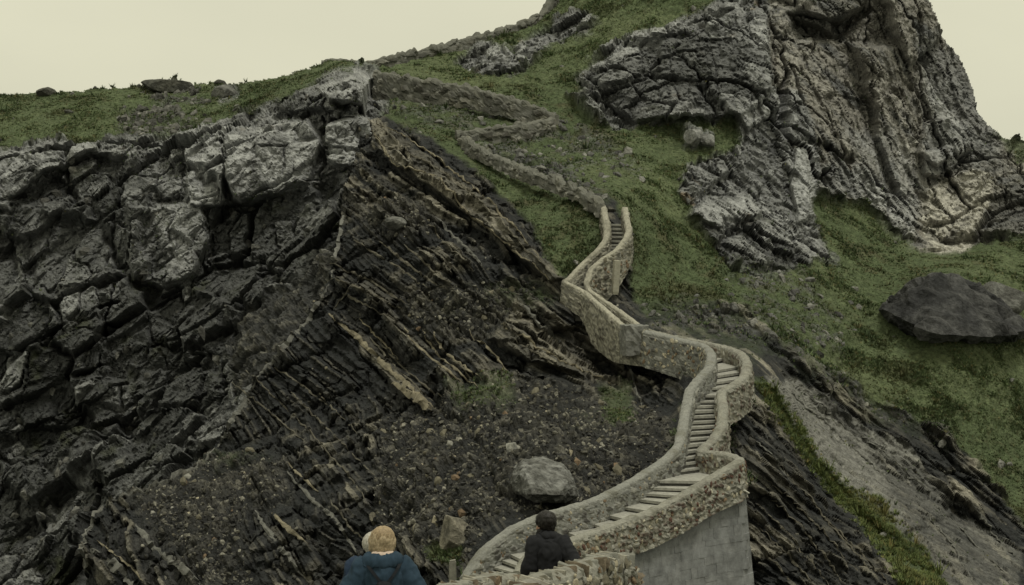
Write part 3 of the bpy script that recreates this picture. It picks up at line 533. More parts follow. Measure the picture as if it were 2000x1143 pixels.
RISER = simple_mat('riser_stone_shaded', (0.1, 0.096, 0.082), var=0.3, vscale=8, bump=0.5, bscale=18, bdist=0.02)  # the shadow under each nosing is put into this darker colour
def stairs_between(pairs, drop, rise=0.17):
    rows = [(P(*a), P(*b)) for a, b in pairs]
    for v in rows: v[0].z -= drop; v[1].z -= drop
    pts = []
    for (a0, b0), (a1, b1) in zip(rows[:-1], rows[1:]):
        dz = ((a1.z + b1.z) - (a0.z + b0.z)) / 2; n = max(1, round(abs(dz) / rise))
        ln = ((a1 + b1) / 2 - (a0 + b0) / 2).length; n = max(n, int(ln / 1.2))
        for k in range(n): pts.append((a0.lerp(a1, k / n), b0.lerp(b1, k / n)))
    pts.append(rows[-1])
    for (a, b), (c, d) in zip(pts[:-1], pts[1:]):
        zt = max((c.z + d.z) / 2, (a.z + b.z) / 2); fw = ((c + d) / 2 - (a + b) / 2); fw.z = 0
        if fw.length < 1e-4: continue
        fw.normalize(); j = random.uniform(-0.02, 0.02); bmx = bmesh.new()
        def slab(p, q, r, s_, z0, z1, mi):
            vs = [bmx.verts.new((v.x, v.y, z + random.uniform(-0.012, 0.012))) for z in (z0, z1) for v in (p, q, r, s_)]
            for f in ((3, 2, 1, 0), (4, 5, 6, 7), (0, 1, 5, 4), (1, 2, 6, 5), (2, 3, 7, 6), (3, 0, 4, 7)):
                bmx.faces.new([vs[i] for i in f]).material_index = mi
        nb = fw * (0.07 + j); e = fw * 0.06
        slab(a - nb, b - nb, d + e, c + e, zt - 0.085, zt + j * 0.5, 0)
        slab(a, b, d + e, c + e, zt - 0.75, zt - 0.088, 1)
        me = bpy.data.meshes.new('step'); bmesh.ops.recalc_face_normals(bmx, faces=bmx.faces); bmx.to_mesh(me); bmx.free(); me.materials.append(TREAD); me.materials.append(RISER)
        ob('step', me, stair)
stairs_between([((905,1125,77.5),(1010,1115,76)),((940,1075,78),(1022,1098,76.4)),((995,1030,79),(1040,1075,77)),((1055,1004,80),(1110,1045,78.3)),((1155,975,82),(1200,1010,80.3)),((1240,932,84.5),(1330,955,83.3)),((1275,908,85.6),(1420,905,85.4)),((1302,890,86.5),(1372,880,87.8)),((1330,862,87.5),(1385,855,88.7)),((1343,805,90),(1405,795,90.5)),((1352,758,91.5),(1403,762,91.8)),((1372,735,92.5),(1425,748,92.5)),((1391,710,94),(1457,712,96)),((1391,688,96),(1448,688,98)),((1376,673,98),(1415,675,100)),((1330,661,99.5),(1340,660,101.5)),((1262,645,101),(1270,645,102.5)),((1219,634,102),(1246,631,103.8)),((1180,600,104.2),(1200,598,106)),((1139,566,106.5),(1154,566,108.3)),((1110,549,108),(1147,552,108.5))], 0.78)
stairs_between([((1110,543,109.5),(1147,548,108.6)),((1131,519,110.6),(1154,524,109.5)),((1154,498,111.8),(1173,506,110.5)),((1175,477,113),(1204,485,111.7)),((1185,459,114),(1223,461,113)),((1186,438,115.2),(1228,443,114.2)),((1181,414,116.8),(1223,419,115.8)),((1178,400,118),(1221,404,117))], 0.85)

_mb = bmesh.new(); bmesh.ops.create_cube(_mb, size=1.0); bmesh.ops.subdivide_edges(_mb, edges=_mb.edges[:], cuts=5, use_grid_fill=True)
for v in _mb.verts: v.co = Vector((v.co.x * 1.0, v.co.y * 0.9, v.co.z * 1.25)) + v.co.normalized() * 0.05 * random.uniform(-1, 1)
mbk = ob('masonry_pier', bm_mesh('masonry_pier', _mb, simple_mat('pier_stone', (0.17, 0.168, 0.148), var=0.45, vscale=5, bump=0.8, bscale=9, bdist=0.06)), stair, label='rough grey masonry pier at the bend below the ramp'); mbk.location = P(1239, 664, 101.4); mbk.rotation_euler = (0, 0, 0.25)
# dressed retaining wall under the right parapet
ret = ob('retaining_wall', None, label='tall grey block masonry wall below the right parapet with a pipe ledge on top', cat='wall')
rt = [P(*q) for q in RP[:8]]; rt = [Vector((v.x, v.y, v.z - 1.2)) for v in rt]
c_ = rt[-1]; rt[-1] = Vector((c_.x + 0.2, c_.y + 0.1, c_.z)); rt.append(Vector((c_.x + 0.35, c_.y + 0.8, c_.z + 0.05))); rt.append(Vector((c_.x + 0.5, c_.y + 8.0, c_.z + 0.2)))
RL = catmull(rt, 0.2)
MASON = [simple_mat('block_grey', (0.185, 0.187, 0.18), var=0.4, vscale=2, bump=0.6, bscale=14, bdist=0.03), simple_mat('block_mid', (0.178, 0.18, 0.173), var=0.4, vscale=2, bump=0.6, bscale=14, bdist=0.03), simple_mat('block_pale', (0.195, 0.196, 0.187), var=0.4, vscale=2, bump=0.6, bscale=14, bdist=0.03)]
_len = [0.0]
for a, b in zip(RL[:-1], RL[1:]): _len.append(_len[-1] + Vector((b.x - a.x, b.y - a.y, 0)).length)
_len = np.array(_len); _RA = np.array([list(v) for v in RL])
def rpos(u, z):
    x = np.interp(u, _len, _RA[:, 0]); y = np.interp(u, _len, _RA[:, 1]); tz = np.interp(u, _len, _RA[:, 2])
    x2 = np.interp(u + 0.1, _len, _RA[:, 0]); y2 = np.interp(u + 0.1, _len, _RA[:, 1]); x1 = np.interp(u - 0.1, _len, _RA[:, 0]); y1 = np.interp(u - 0.1, _len, _RA[:, 1])
    t = Vector((x2 - x1, y2 - y1, 0)).normalized(); out = Vector((t.y, -t.x, 0)); return Vector((x, y, 0)), out, tz
_zb = min(v.z for v in RL) - 5.0
cv, cf = [], []
for i, u in enumerate(_len):
    p, out, tz = rpos(u, 0); 
    for z, o_ in ((tz - 0.02, 0.0), (_zb, 0.1 * (tz - _zb) - 0.0)): q = p + out * (o_ - 0.1); cv.append((q.x, q.y, z))
    q = p - out * 1.2; cv.append((q.x, q.y, tz - 0.02))
    if i: a = 3 * i; cf += [(a - 3, a - 2, a + 1, a), (a - 1, a - 3, a, a + 2)]
ob('core', mesh_np('core', cv, cf, MASON[1]), ret)
z = _zb; r_i = 0
while z < max(v.z for v in RL):
    hgt = random.uniform(0.2, 0.4); u = random.uniform(-0.3, 0)
    while u < _len[-1] - 0.05:
        w_ = random.uniform(0.25, 0.8); u0, u1 = max(u, 0) + 0.0015, min(u + w_, _len[-1]) - 0.0015; u += w_
        if u1 - u0 < 0.08: continue
        b = bmesh.new(); vs = []
        tz0 = rpos(u0, 0)[2] - 0.01; tz1 = rpos(u1, 0)[2] - 0.01
        if min(tz0, tz1) - z < 0.04: continue
        pr = random.uniform(0.0, 0.02)
        for uu, tzz in ((u0, tz0), (u1, tz1)):
            p, out, tz = rpos(uu, 0)
            for zz in (z + 0.0015, min(z + hgt - 0.0015, tzz)):
                for dd in (-0.25, -0.004 + pr):
                    q = p + out * (0.1 * (tz - zz) + dd); vs.append(b.verts.new((q.x, q.y, zz)))
        for f in ((0, 1, 3, 2), (4, 6, 7, 5), (1, 5, 7, 3), (0, 4, 5, 1), (2, 3, 7, 6)): b.faces.new([vs[i] for i in f])
        bmesh.ops.recalc_face_normals(b, faces=b.faces); ob('block', bm_mesh('block', b, random.choice(MASON)), ret)
    z += hgt; r_i += 1
def tube_mesh(name, pts, r, mat, n=8, rfun=None):
    vs, fs = [], []; pts = [Vector(p) for p in pts]
    for i, p in enumerate(pts):
        d = (pts[min(i + 1, len(pts) - 1)] - pts[max(i - 1, 0)]).normalized(); a = d.cross(Vector((0, 0, 1)))
        if a.length < 1e-3: a = Vector((1, 0, 0))
        a.normalize(); c = a.cross(d); rr = rfun(i / max(1, len(pts) - 1)) * r if rfun else r
        for k in range(n): t = 2 * math.pi * k / n; vs.append(p + a * math.cos(t) * rr + c * math.sin(t) * rr)
        if i:
            for k in range(n): a0 = (i - 1) * n; fs.append((a0 + k, a0 + (k + 1) % n, a0 + n + (k + 1) % n, a0 + n + k))
    return mesh_np(name, [tuple(v) for v in vs], fs, mat, smooth=True)
PIPE = simple_mat('pipe_concrete', (0.17, 0.17, 0.15), var=0.25, vscale=6)
pp = []
for u in np.linspace(0.0, np.interp(0, [0], [0]) + _len[int(len(_len) * 0.42)], 60):
    p, out, tz = rpos(u, 0); pp.append(p + out * 0.09 + Vector((0, 0, tz + 0.02)))
pp = [q for q in pp]
_i8 = min(range(len(RL)), key=lambda i: (Vector((RL[i].x, RL[i].y, 0)) - Vector((rt[7].x, rt[7].y, 0))).length)
pp = []
for u in np.linspace(0, _len[_i8], 70):
    p, out, tz = rpos(u, 0); pp.append(p + out * 0.10 + Vector((0, 0, tz + 0.03)))
ob('pipe', tube_mesh('pipe', pp, 0.085, PIPE), ret, label='grey pipe ledge along the top of the block wall')
br = ob('bracket', tube_mesh('bracket', [pp[-1] + Vector((-0.22, -0.12, 0.16)), pp[-1] + Vector((-0.02, -0.16, 0.10)), pp[-1] + Vector((0.14, -0.1, 0.0))], 0.035, simple_mat('bracket_pale', (0.5, 0.48, 0.4)), 6), ret)

# hillside walls above
def hill_wall(name, label, pts, thick, hs, pal, seed, rough=0.16, cell=0.45, step=0.12):
    me, L, T, H = wall_mesh(name, W3(pts), thick, hs, pal, step=step, rough=rough, cell=cell, seed=seed, capsmooth=1.0, rag=0.2); return ob(name, me, label=label, cat='wall')
hill_wall('ridge_wall', 'long grey stone wall along the skyline below the summit', [(628,117,177),(660,116,177),(705,121,177),(740,116,178),(800,102,180),(862,88,182.5),(950,66,186.5),(1013,46,190),(1056,28,193),(1072,2,194),(1085,-40,195)], 0.4, [1.2, 1.2, 1.3, 1.8, 2.0, 2.2, 2.0, 1.8, 1.8, 1.8], 'dark', 31)
hill_wall('path_wall', 'upper rubble wall of the switchback path slanting down across the grass', [(735,140,165.5),(782,148,162.5),(860,160,159),(950,178,156.5),(1010,196,155),(1070,219,154),(1088,226,153.5)], 0.3, [1.5, 1.6, 1.4, 1.2, 1.1, 1.0, 0.9], 'dark', 32, rough=0.14)
hill_wall('path_wall', 'lower rubble wall of the switchback path under the bend', [(890,262,145.5),(925,256,146),(965,249,146.8),(1010,245,148.5),(1045,239,150.6),(1075,231,153)], 0.3, [0.9, 1.1, 1.1, 1.0, 0.9, 0.8], 'dark', 33)
hill_wall('path_wall', 'low broken stone wall running down the grass to the upper flight of steps', [(900,268,144),(950,296,137.5),(1000,318,133),(1050,338,127.5),(1100,356,124),(1142,374,120.5),(1174,398,117.5)], 0.28, [0.6, 0.6, 0.6, 0.6, 0.6, 0.6], 'dark', 34, cell=0.35)
SLATE = simple_mat('buttress_slab', (0.33, 0.31, 0.24), var=0.2)
bb = bmesh.new(); bmesh.ops.create_cube(bb, size=1.0); bmesh.ops.bevel(bb, geom=bb.edges[:], offset=0.06, segments=2, affect='EDGES'); bmesh.ops.scale(bb, vec=(0.28, 0.3, 1.5), verts=bb.verts)
but = ob('buttress', bm_mesh('buttress', bb, SLATE), stair, label='pale buttress strip beside the upper flight'); but.location = P(1203, 542, 109.6); but.rotation_euler = (0.05, 0.05, 0.2)

# near rubble walls at the bottom of the picture
def near_wall(label, pts, hs, seed, thick=0.36):
    me, L, T, H = wall_mesh('core', W3(pts), thick, hs, 'warm', step=0.035, rough=0.03, cell=0.12, seed=seed); t = ob('rubble_wall', None, label=label, cat='wall'); ob('core', me, t)
    d = 0
    for i in range(1, len(L)):
        d += (L[i] - L[i - 1]).length
        if d > random.uniform(0.03, 0.055):
            d = 0; o = ob('cap_stone', random.choice(SLATES), t); lat = Vector((T[i].y, -T[i].x, 0))
            slope = math.atan2((L[i] - L[i - 1]).z, Vector((L[i].x - L[i - 1].x, L[i].y - L[i - 1].y, 0)).length)
            o.location = L[i] + Vector((0, 0, -0.072)) + lat * random.uniform(-0.03, 0.05); o.scale = (random.uniform(0.010, 0.02), thick * random.uniform(0.36, 0.52), random.uniform(0.05, 0.085))
            o.rotation_euler = (random.uniform(-0.2, 0.2), -slope + random.uniform(-0.1, 0.4), math.atan2(T[i].y, T[i].x) + random.uniform(-0.2, 0.2))
    wall_stones(t, L, T, H, 1, thick, 170, ['cream', 'grey', 'pale', 'olive', 'brown'], 0.03, 0.075, 0, None, 0.06, 0.55, 0.012)
    return t
near_wall('near rubble wall with upright cap stones in front of the man in black', [(930,1175,25.6),(994,1158,26.6),(1022,1140,27.1),(1051,1123,27.5),(1089,1113,27.8),(1127,1100,28.1),(1175,1084,28.5),(1195,1080,28.7),(1207,1082,28.9),(1218,1105,29.05),(1226,1135,29.15),(1230,1180,29.2)], [1.2], 41)
near_wall('short rubble wall with rounded end between the woman and the man', [(790,1155,30),(835,1148,30.3),(880,1141,30.7),(927,1131,31.2),(956,1122,31.5),(990,1121,31.9),(1003,1122,32.1),(1008,1150,32.2)], [1.0], 42)
pb_ = bmesh.new(); bmesh.ops.create_cube(pb_, size=1.0); bmesh.ops.bevel(pb_, geom=pb_.edges[:], offset=0.08, segments=2, affect='EDGES')
for v in pb_.verts: v.co = Vector((v.co.x * 0.26 * (1 - 0.15 * (v.co.z > 0)), v.co.y * 0.24, v.co.z * 0.8 + 0.04 * v.co.x))
po = ob('stone_post', bm_mesh('stone_post', pb_, simple_mat('post_stone', (0.2, 0.19, 0.155), var=0.3, vscale=6)), label='small pale stone post beside the foot of the left parapet', cat='post'); po.location = P(884, 1118, 78.2)

# ------------------------------------------------------------------ boulders that stand on the slopes
def boulder(name, label, px, py, S, size, cols, seed, planes=None, rot=(0, 0, 0), sub=5, noise=0.05, group=None, lift=0.0, D=None):
    r = random.Random(seed); b = bmesh.new(); bmesh.ops.create_icosphere(b, subdivisions=sub, radius=1.0)
    ns = list(planes or []); 
    for _ in range(9 if planes is None else 4): ns.append((Vector((r.gauss(0, 1), r.gauss(0, 1), r.gauss(0, 1))).normalized(), r.uniform(0.7, 0.95)))
    ns = [(Vector(n).normalized(), h) for n, h in ns]
    co = np.array([v.co for v in b.verts]); k = np.ones(len(co)) * 1.25
    for nv, h in ns:
        c = co @ np.array(nv); k = np.where(c > 0.05, np.minimum(k, h / np.maximum(c, 0.05)), k)
    co = co * k[:, None] * np.array(size)
    nn = fbm(co, 2.2 / max(size) * 1.5, 4, seed); n2 = fbm(co, 1.2, 4, seed + 4, ridge=True)
    co = co * (1 + noise * nn + noise * 0.5 * n2)[:, None]
    f = np.array([[v.index for v in fc.verts] for fc in b.faces]); b.free()
    c = np.array(cols[0]) + (np.array(cols[1]) - np.array(cols[0])) * sstep(-0.4, 0.5, fbm(co, 1.4, 4, seed + 8))[:, None]
    o = ob(name, mesh_np(name, co, f, MAT_ROCK, c), label=label, cat='boulder', group='boulders lying on the slopes')
    if D is None: q, n = surf(S, px, py); o.location = q + Vector((0, 0, lift))
    else: o.location = P(px, py, D)
    o.rotation_euler = rot; return o
G1, G2, G3 = (0.16, 0.158, 0.14), (0.085, 0.083, 0.073), (0.3, 0.29, 0.245)
def hull_boulder(label, pts, cols, seed, cuts=4, amp=0.06, freq=1.2):
    b = bmesh.new(); vs = [b.verts.new(tuple(P(*q))) for q in pts]; g = bmesh.ops.convex_hull(b, input=vs)
    bmesh.ops.delete(b, geom=[v for v in b.verts if not v.link_faces], context='VERTS'); bmesh.ops.subdivide_edges(b, edges=b.edges[:], cuts=cuts, use_grid_fill=True); bmesh.ops.triangulate(b, faces=b.faces[:])
    bmesh.ops.subdivide_edges(b, edges=b.edges[:], cuts=1); bmesh.ops.triangulate(b, faces=b.faces[:]); b.normal_update(); b.verts.index_update()
    co = np.array([v.co for v in b.verts]); no = np.array([v.normal for v in b.verts]); f = np.array([[v.index for v in fc.verts] for fc in b.faces]); b.free(); ctr = co.mean(0)
    o_, t_, e_ = blocks(co, 0.9 / freq, None, seed); d = amp * (fbm(co, freq, 5, seed, ridge=True) + 0.8 * fbm(co, freq * 2, 3, seed + 5)) + amp * 1.6 * (sstep(0, 0.12, e_) * (0.6 + o_ + t_) - 0.4)
    co = co + no * d[:, None]; c = np.array(cols[0]) + (np.array(cols[1]) - np.array(cols[0])) * sstep(-0.4, 0.5, fbm(co, freq * 1.3, 4, seed + 8) + o_ * 0.6)[:, None]
    o = ob('boulder', mesh_np('boulder', co - ctr, f, MAT_ROCK, c), label=label, cat='boulder', group='boulders lying on the slopes'); o.location = ctr; return o
hull_boulder('large grey angular boulder resting on the scree behind the left parapet', [(1000,928,85),(1014,903,85.2),(1060,892,85.8),(1100,910,85.5),(1118,938,85),(1130,968,84.6),(1090,980,84),(1040,977,84),(1004,957,84.6),(1040,965,83.2),(1092,966,83.2),(1046,918,84.0),(1108,942,83.9),(1030,930,83.7),(1060,900,87.5),(1120,970,87.5),(1005,950,87.5)], (G2, (0.2, 0.198, 0.18)), 3, amp=0.05, freq=2.0)
boulder('boulder', 'small pointed grey stone just above the large boulder', 997, 884, FRONT, (0.28, 0.3, 0.42), (G1, G3), 5, [((0.7, -0.3, 0.5), 0.6), ((-0.7, -0.4, 0.4), 0.6)], (0, 0.2, 0))
boulder('boulder', 'pale leaning slab of rock near the foot of the left parapet', 900, 1052, FRONT, (0.75, 0.5, 0.7), ((0.22, 0.2, 0.15), (0.13, 0.12, 0.095)), 8, [((0.72, -0.35, 0.55), 0.42), ((-0.95, -0.2, 0.1), 0.55), ((0, -1, 0.2), 0.7)], (0, 0, 0.1), lift=0.05)
hull_boulder('huge dark wedge shaped rock lying on the right hand grass slope', [(1728,604,129.5),(1745,592,130.0),(1795,560,131.5),(1812,556,128.0),(1842,545,133.0),(1885,550,133.5),(1935,582,133.5),(1972,612,132.5),(1996,642,130.5),(1960,656,127.5),(1850,656,126.5),(1780,650,127.0),(1818,648,123.0),(1905,590,130.5),(1842,552,143.5),(1990,650,143.5),(1740,610,141.5)], ((0.032, 0.032, 0.032), (0.075, 0.074, 0.07)), 12, amp=0.2, freq=0.8)
boulder('boulder', 'low grey rock half sunk in turf right of the dark wedge rock', 1945, 590, FRONT, (1.1, 1.0, 0.9), (G2, G1), 14)
boulder('boulder', 'round grey rock on the left grass hill near the skyline', 441, 183, LEFT, (0.7, 0.8, 0.5), (G1, G2), 15)
boulder('boulder', 'square pale block in the grass left of the cliff rib, the left one of two', 1350, 279, FRONT, (0.42, 0.6, 0.42), (G1, (0.22, 0.218, 0.2)), 16)
boulder('boulder', 'square pale block in the grass left of the cliff rib, the right one of two', 1378, 281, FRONT, (0.38, 0.6, 0.36), (G1, (0.22, 0.218, 0.2)), 17)
boulder('boulder', 'flat dark hump of rock breaking the left skyline', 322, 170, LEFT, (1.35, 1.0, 0.42), ((0.05, 0.05, 0.042), (0.09, 0.088, 0.07)), 18, D=186)
boulder('boulder', 'tiny dark knob of rock on the skyline at far left', 92, 181, LEFT, (0.5, 0.5, 0.3), ((0.05, 0.05, 0.04), (0.09, 0.085, 0.07)), 19, D=188)
boulder('boulder', 'tiny dark knob of rock on the skyline above the round grey rock', 432, 163, LEFT, (0.32, 0.3, 0.2), ((0.05, 0.05, 0.04), (0.09, 0.085, 0.07)), 20, D=185)
boulder('boulder', 'grey tilted rock in the scree at the upper crest of the layered slope', 780, 452, FRONT, (0.4, 0.4, 0.3), (G1, G2), 22)
boulder('boulder', 'tan stone showing just above the fair haired woman', 731, 1024, FRONT, (0.13, 0.2, 0.2), ((0.2, 0.18, 0.135), (0.13, 0.118, 0.09)), 23, lift=0.1)

# ------------------------------------------------------------------ hard sandstone beds standing out of the shale
BEDM = [simple_mat('bed_stone_%s' % n, c, var=0.45, vscale=3, bump=0.7, bscale=10, bdist=0.06) for n, c in (('tan', (0.2, 0.175, 0.12)), ('dull', (0.11, 0.1, 0.075)), ('grey', (0.13, 0.127, 0.11)))]
def rock_bed(S, pts, wpx, out, mi, seed):
    r = random.Random(seed); Q = []
    for (x0, y0), (x1, y1) in zip(pts[:-1], pts[1:]):
        n = max(2, int(math.hypot(x1 - x0, y1 - y0) / 6))
        for k in range(n): Q.append((x0 + (x1 - x0) * k / n, y0 + (y1 - y0) * k / n))
    Q.append(pts[-1]); vs, fs = [], []; n = len(Q); bk = 1.0
    for i, (x, y) in enumerate(Q):
        p, nn = surf(S, x + r.uniform(-1.5, 1.5), y + r.uniform(-1.5, 1.5)); D = p.y; w = wpx * D / FPX * 0.5
        d = Vector((Q[min(i + 1, n - 1)][0] - Q[max(i - 1, 0)][0], 0, -(Q[min(i + 1, n - 1)][1] - Q[max(i - 1, 0)][1]))).normalized()
        up = Vector((-d.z, 0, d.x)); up = up if up.z > 0 else -up
        if r.random() < 0.45: bk = r.choice((0.05, 0.35, 0.6, 0.9, 1.1))
        tp = min(1, 3 * i / n + 0.25, 3 * (n - 1 - i) / n + 0.25); w *= tp * r.uniform(0.6, 1.3); oo = out * tp * bk * r.uniform(0.8, 1.2)
        f = Vector((0, -1, 0.15))
        for a, bq in ((-1, -0.5), (-0.95, 0.75), (-0.1, 1.0), (0.9, 0.85), (1.05, -0.5)):
            vs.append(tuple(p + up * (w * a + r.uniform(-0.02, 0.02)) + f * (oo * bq + r.uniform(-0.02, 0.02))))
        if i:
            a0 = (i - 1) * 5
            for k in range(4): fs.append((a0 + k, a0 + k + 1, a0 + k + 6, a0 + k + 5))
    fs.append((0, 1, 3, 4)); e = (n - 1) * 5; fs.append((e, e + 4, e + 3, e + 1))
    ob('rock_bed', mesh_np('rock_bed', vs, fs, BEDM[mi]), S['obj'])
BEDS = [([(172,1120),(170,1050),(187,1004),(217,980)],14,.25,2),([(217,980),(330,948),(388,916),(424,872)],12,.2,2),([(424,872),(464,812),(504,744)],14,.25,2),([(504,744),(549,694),(594,634),(644,554)],13,.25,2),([(647,545),(660,482),(673,402)],11,.25,2),([(650,600),(690,560),(700,540)],4,.3,1),([(640,612),(690,652),(760,722),(850,800)],14,.5,0),([(765,748),(800,770),(845,800)],22,.45,0),([(715,650),(770,715),(840,780)],6,.4,1),([(790,640),(800,662),(830,692),(900,745)],9,.5,0),([(820,638),(850,690),(930,750)],7,.4,0),([(846,648),(862,682),(940,742)],6,.4,0),  # opening runs follow the crest, added to draw its light edge line
 ([(915,650),(950,675),(990,722)],6,.4,0),([(872,690),(920,735)],5,.35,1),([(735,662),(790,720),(870,785)],5,.35,1),([(645,515),(720,545),(800,600)],7,.4,1),([(650,545),(730,580),(790,606)],6,.35,1),([(655,565),(720,600),(770,625)],5,.3,1),([(690,470),(760,510),(850,575)],6,.35,1),([(740,470),(800,520),(870,575)],7,.4,1),
 ([(790,478),(840,528),(880,566)],7,.4,1),([(850,428),(900,478),(945,527)],9,.45,2),([(835,440),(880,490),(925,535)],5,.35,1),([(520,710),(560,732),(650,802)],5,.35,1),([(560,920),(600,965),(650,1012),(700,1082)],11,.5,2),([(498,1000),(545,1068),(590,1122)],12,.4,2),([(530,1000),(570,1042),(602,1066)],13,.4,0),
 ([(640,975),(690,1040),(722,1062)],5,.35,1),([(262,1022),(300,1070),(400,1146)],16,.5,2),([(190,1055),(260,1110),(295,1146)],5,.35,0),([(178,1075),(225,1105),(265,1150)],24,.5,2),([(560,905),(600,940),(620,960)],6,.35,0),([(700,620),(745,665),(775,700)],5,.3,0),
 ([(725,252),(770,322),(850,352),(930,430),(1080,552)],5,.6,0),([(742,246),(800,306),(870,342),(960,422),(1092,552)],5,.7,1),([(735,240),(830,292),(920,362),(1010,452),(1060,510)],5,.5,0),([(730,262),(765,318)],5,.5,0),([(780,300),(850,330),(930,395)],4,.5,1),
 ([(1105,590),(1130,622),(1180,662),(1232,722)],7,.6,2),([(1112,572),(1150,612),(1232,694)],8,.6,2),([(1226,700),(1240,760),(1255,800)],6,.5,2),([(1010,590),(1040,625),(1100,680)],10,.5,2),([(975,640),(1060,690),(1190,752)],7,.4,0),([(1000,668),(1070,710),(1120,740)],6,.4,1),
 ([(1478,960),(1560,1030),(1650,1146)],5,.45,1),([(1475,985),(1530,1040),(1620,1146)],5,.45,1),([(1500,890),(1600,1000),(1720,1146)],5,.45,1),([(1480,1030),(1540,1090),(1590,1146)],6,.45,1),([(1490,930),(1580,1010),(1680,1130)],4,.4,1),([(1478,1065),(1520,1110),(1550,1146)],5,.4,1),([(1530,930),(1620,1020),(1740,1146)],4,.4,1),([(1460,850),(1500,890),(1540,940)],6,.4,2),
 ([(1530,760),(1620,840),(1760,960)],6,.3,2),([(1570,770),(1680,850),(1800,950),(1850,1020)],5,.3,2),([(1850,1000),(1900,1060),(1960,1120)],5,.35,2),([(1880,990),(1940,1050),(1996,1100)],5,.35,2),([(1790,980),(1850,1060),(1900,1146)],5,.35,2),
 ([(450,745),(520,800),(600,870)],4,.3,1),([(480,725),(560,800),(640,880)],4,.3,1),([(590,830),(680,930),(720,985)],4,.3,1),([(560,760),(650,850),(740,940)],4,.3,1),([(620,770),(700,850)],4,.3,1),([(1165,880),(1210,900)],5,.3,2)]
for i, (pts, w_, o_, mi) in enumerate(BEDS): rock_bed(FRONT, pts, w_ * 0.8, o_ * 0.75, mi, 600 + i)

# ------------------------------------------------------------------ loose stones
def pick(S, wt, count, xr=(0, 2000), yr=(0, 1143)):
    m = S['inside'] & (S['X'] > xr[0]) & (S['X'] < xr[1]) & (S['Y'] > yr[0]) & (S['Y'] < yr[1]); pr = np.where(m, wt, 0).ravel(); pr = pr / pr.sum()
    return rng.choice(len(pr), count, p=pr)
FP = FRONT['pos'].reshape(-1, 3)
wt_s = FRONT['W']['scree'] ** 2 + 0.05 * FRONT['W']['shale'] * (FRONT['f'] > 0.15)
for i in pick(FRONT, wt_s, 240):
    o = ob('stone', random.choice(SM[random.choice(['cream', 'grey', 'olive', 'olive', 'coal', 'coal', 'brown', 'olive'])]), FRONT['obj']); s_ = 0.07 + 0.16 * random.random() ** 3
    o.location = FP[i] + np.array([0, 0.02, -0.02]); o.rotation_euler = [random.uniform(0, 6.3) for _ in range(3)]; o.scale = (s_ * 1.3, s_, s_ * 0.8)
def scatter_rocks(name, S, idx, smin, smax, cols, parent, pw=3.0):
    pts = S['pos'].reshape(-1, 3)[idx]; b = bmesh.new(); bmesh.ops.create_icosphere(b, subdivisions=1, radius=1); bv = np.array([v.co for v in b.verts]); bf = np.array([[v.index for v in f.verts] for f in b.faces]); b.free()
    n = len(idx); sc = (smin + (smax - smin) * rng.random(n) ** pw)[:, None, None]; V = bv[None] * (0.6 + 0.8 * rng.random((n, len(bv), 1)))
    q = rng.normal(size=(n, 3, 3)); q, _ = np.linalg.qr(q); V = np.einsum('nij,nkj->nki', q, V * np.array([1.3, 1, 0.7])) * sc + pts[:, None]
    F = (bf[None] + (np.arange(n) * len(bv))[:, None, None]).reshape(-1, 3); cc = np.array(cols)[rng.integers(0, len(cols), n)] * (0.7 + 0.6 * rng.random((n, 1)))
    return ob(name, mesh_np(name, V.reshape(-1, 3), F, MAT_ROCK, np.repeat(cc, len(bv), 0)), parent, kind='stuff')
scatter_rocks('scree_rubble', FRONT, pick(FRONT, wt_s, 9000), 0.025, 0.11, [(0.12, 0.113, 0.09), (0.08, 0.075, 0.06), (0.05, 0.048, 0.042), (0.2, 0.188, 0.15), (0.04, 0.039, 0.036), (0.04, 0.039, 0.036)], FRONT['obj'])
scatter_rocks('slope_rubble', FRONT, pick(FRONT, FRONT['W']['veg'] + 0.05 * FRONT['W']['grass'] * (FRONT['f'] > 0.1), 600), 0.04, 0.24, [(0.14, 0.138, 0.125), (0.1, 0.098, 0.09), (0.2, 0.195, 0.17)], FRONT['obj'])
scatter_rocks('headland_rubble', LEFT, pick(LEFT, LEFT['W']['veg'] + 0.04 * LEFT['W']['grass'] * (LEFT['f'] > 0.1) + 0.015 * LEFT['W']['dlime'], 700, (0, 740)), 0.05, 0.3, [(0.1, 0.098, 0.085), (0.07, 0.068, 0.06), (0.16, 0.155, 0.135)], LEFT['obj'])

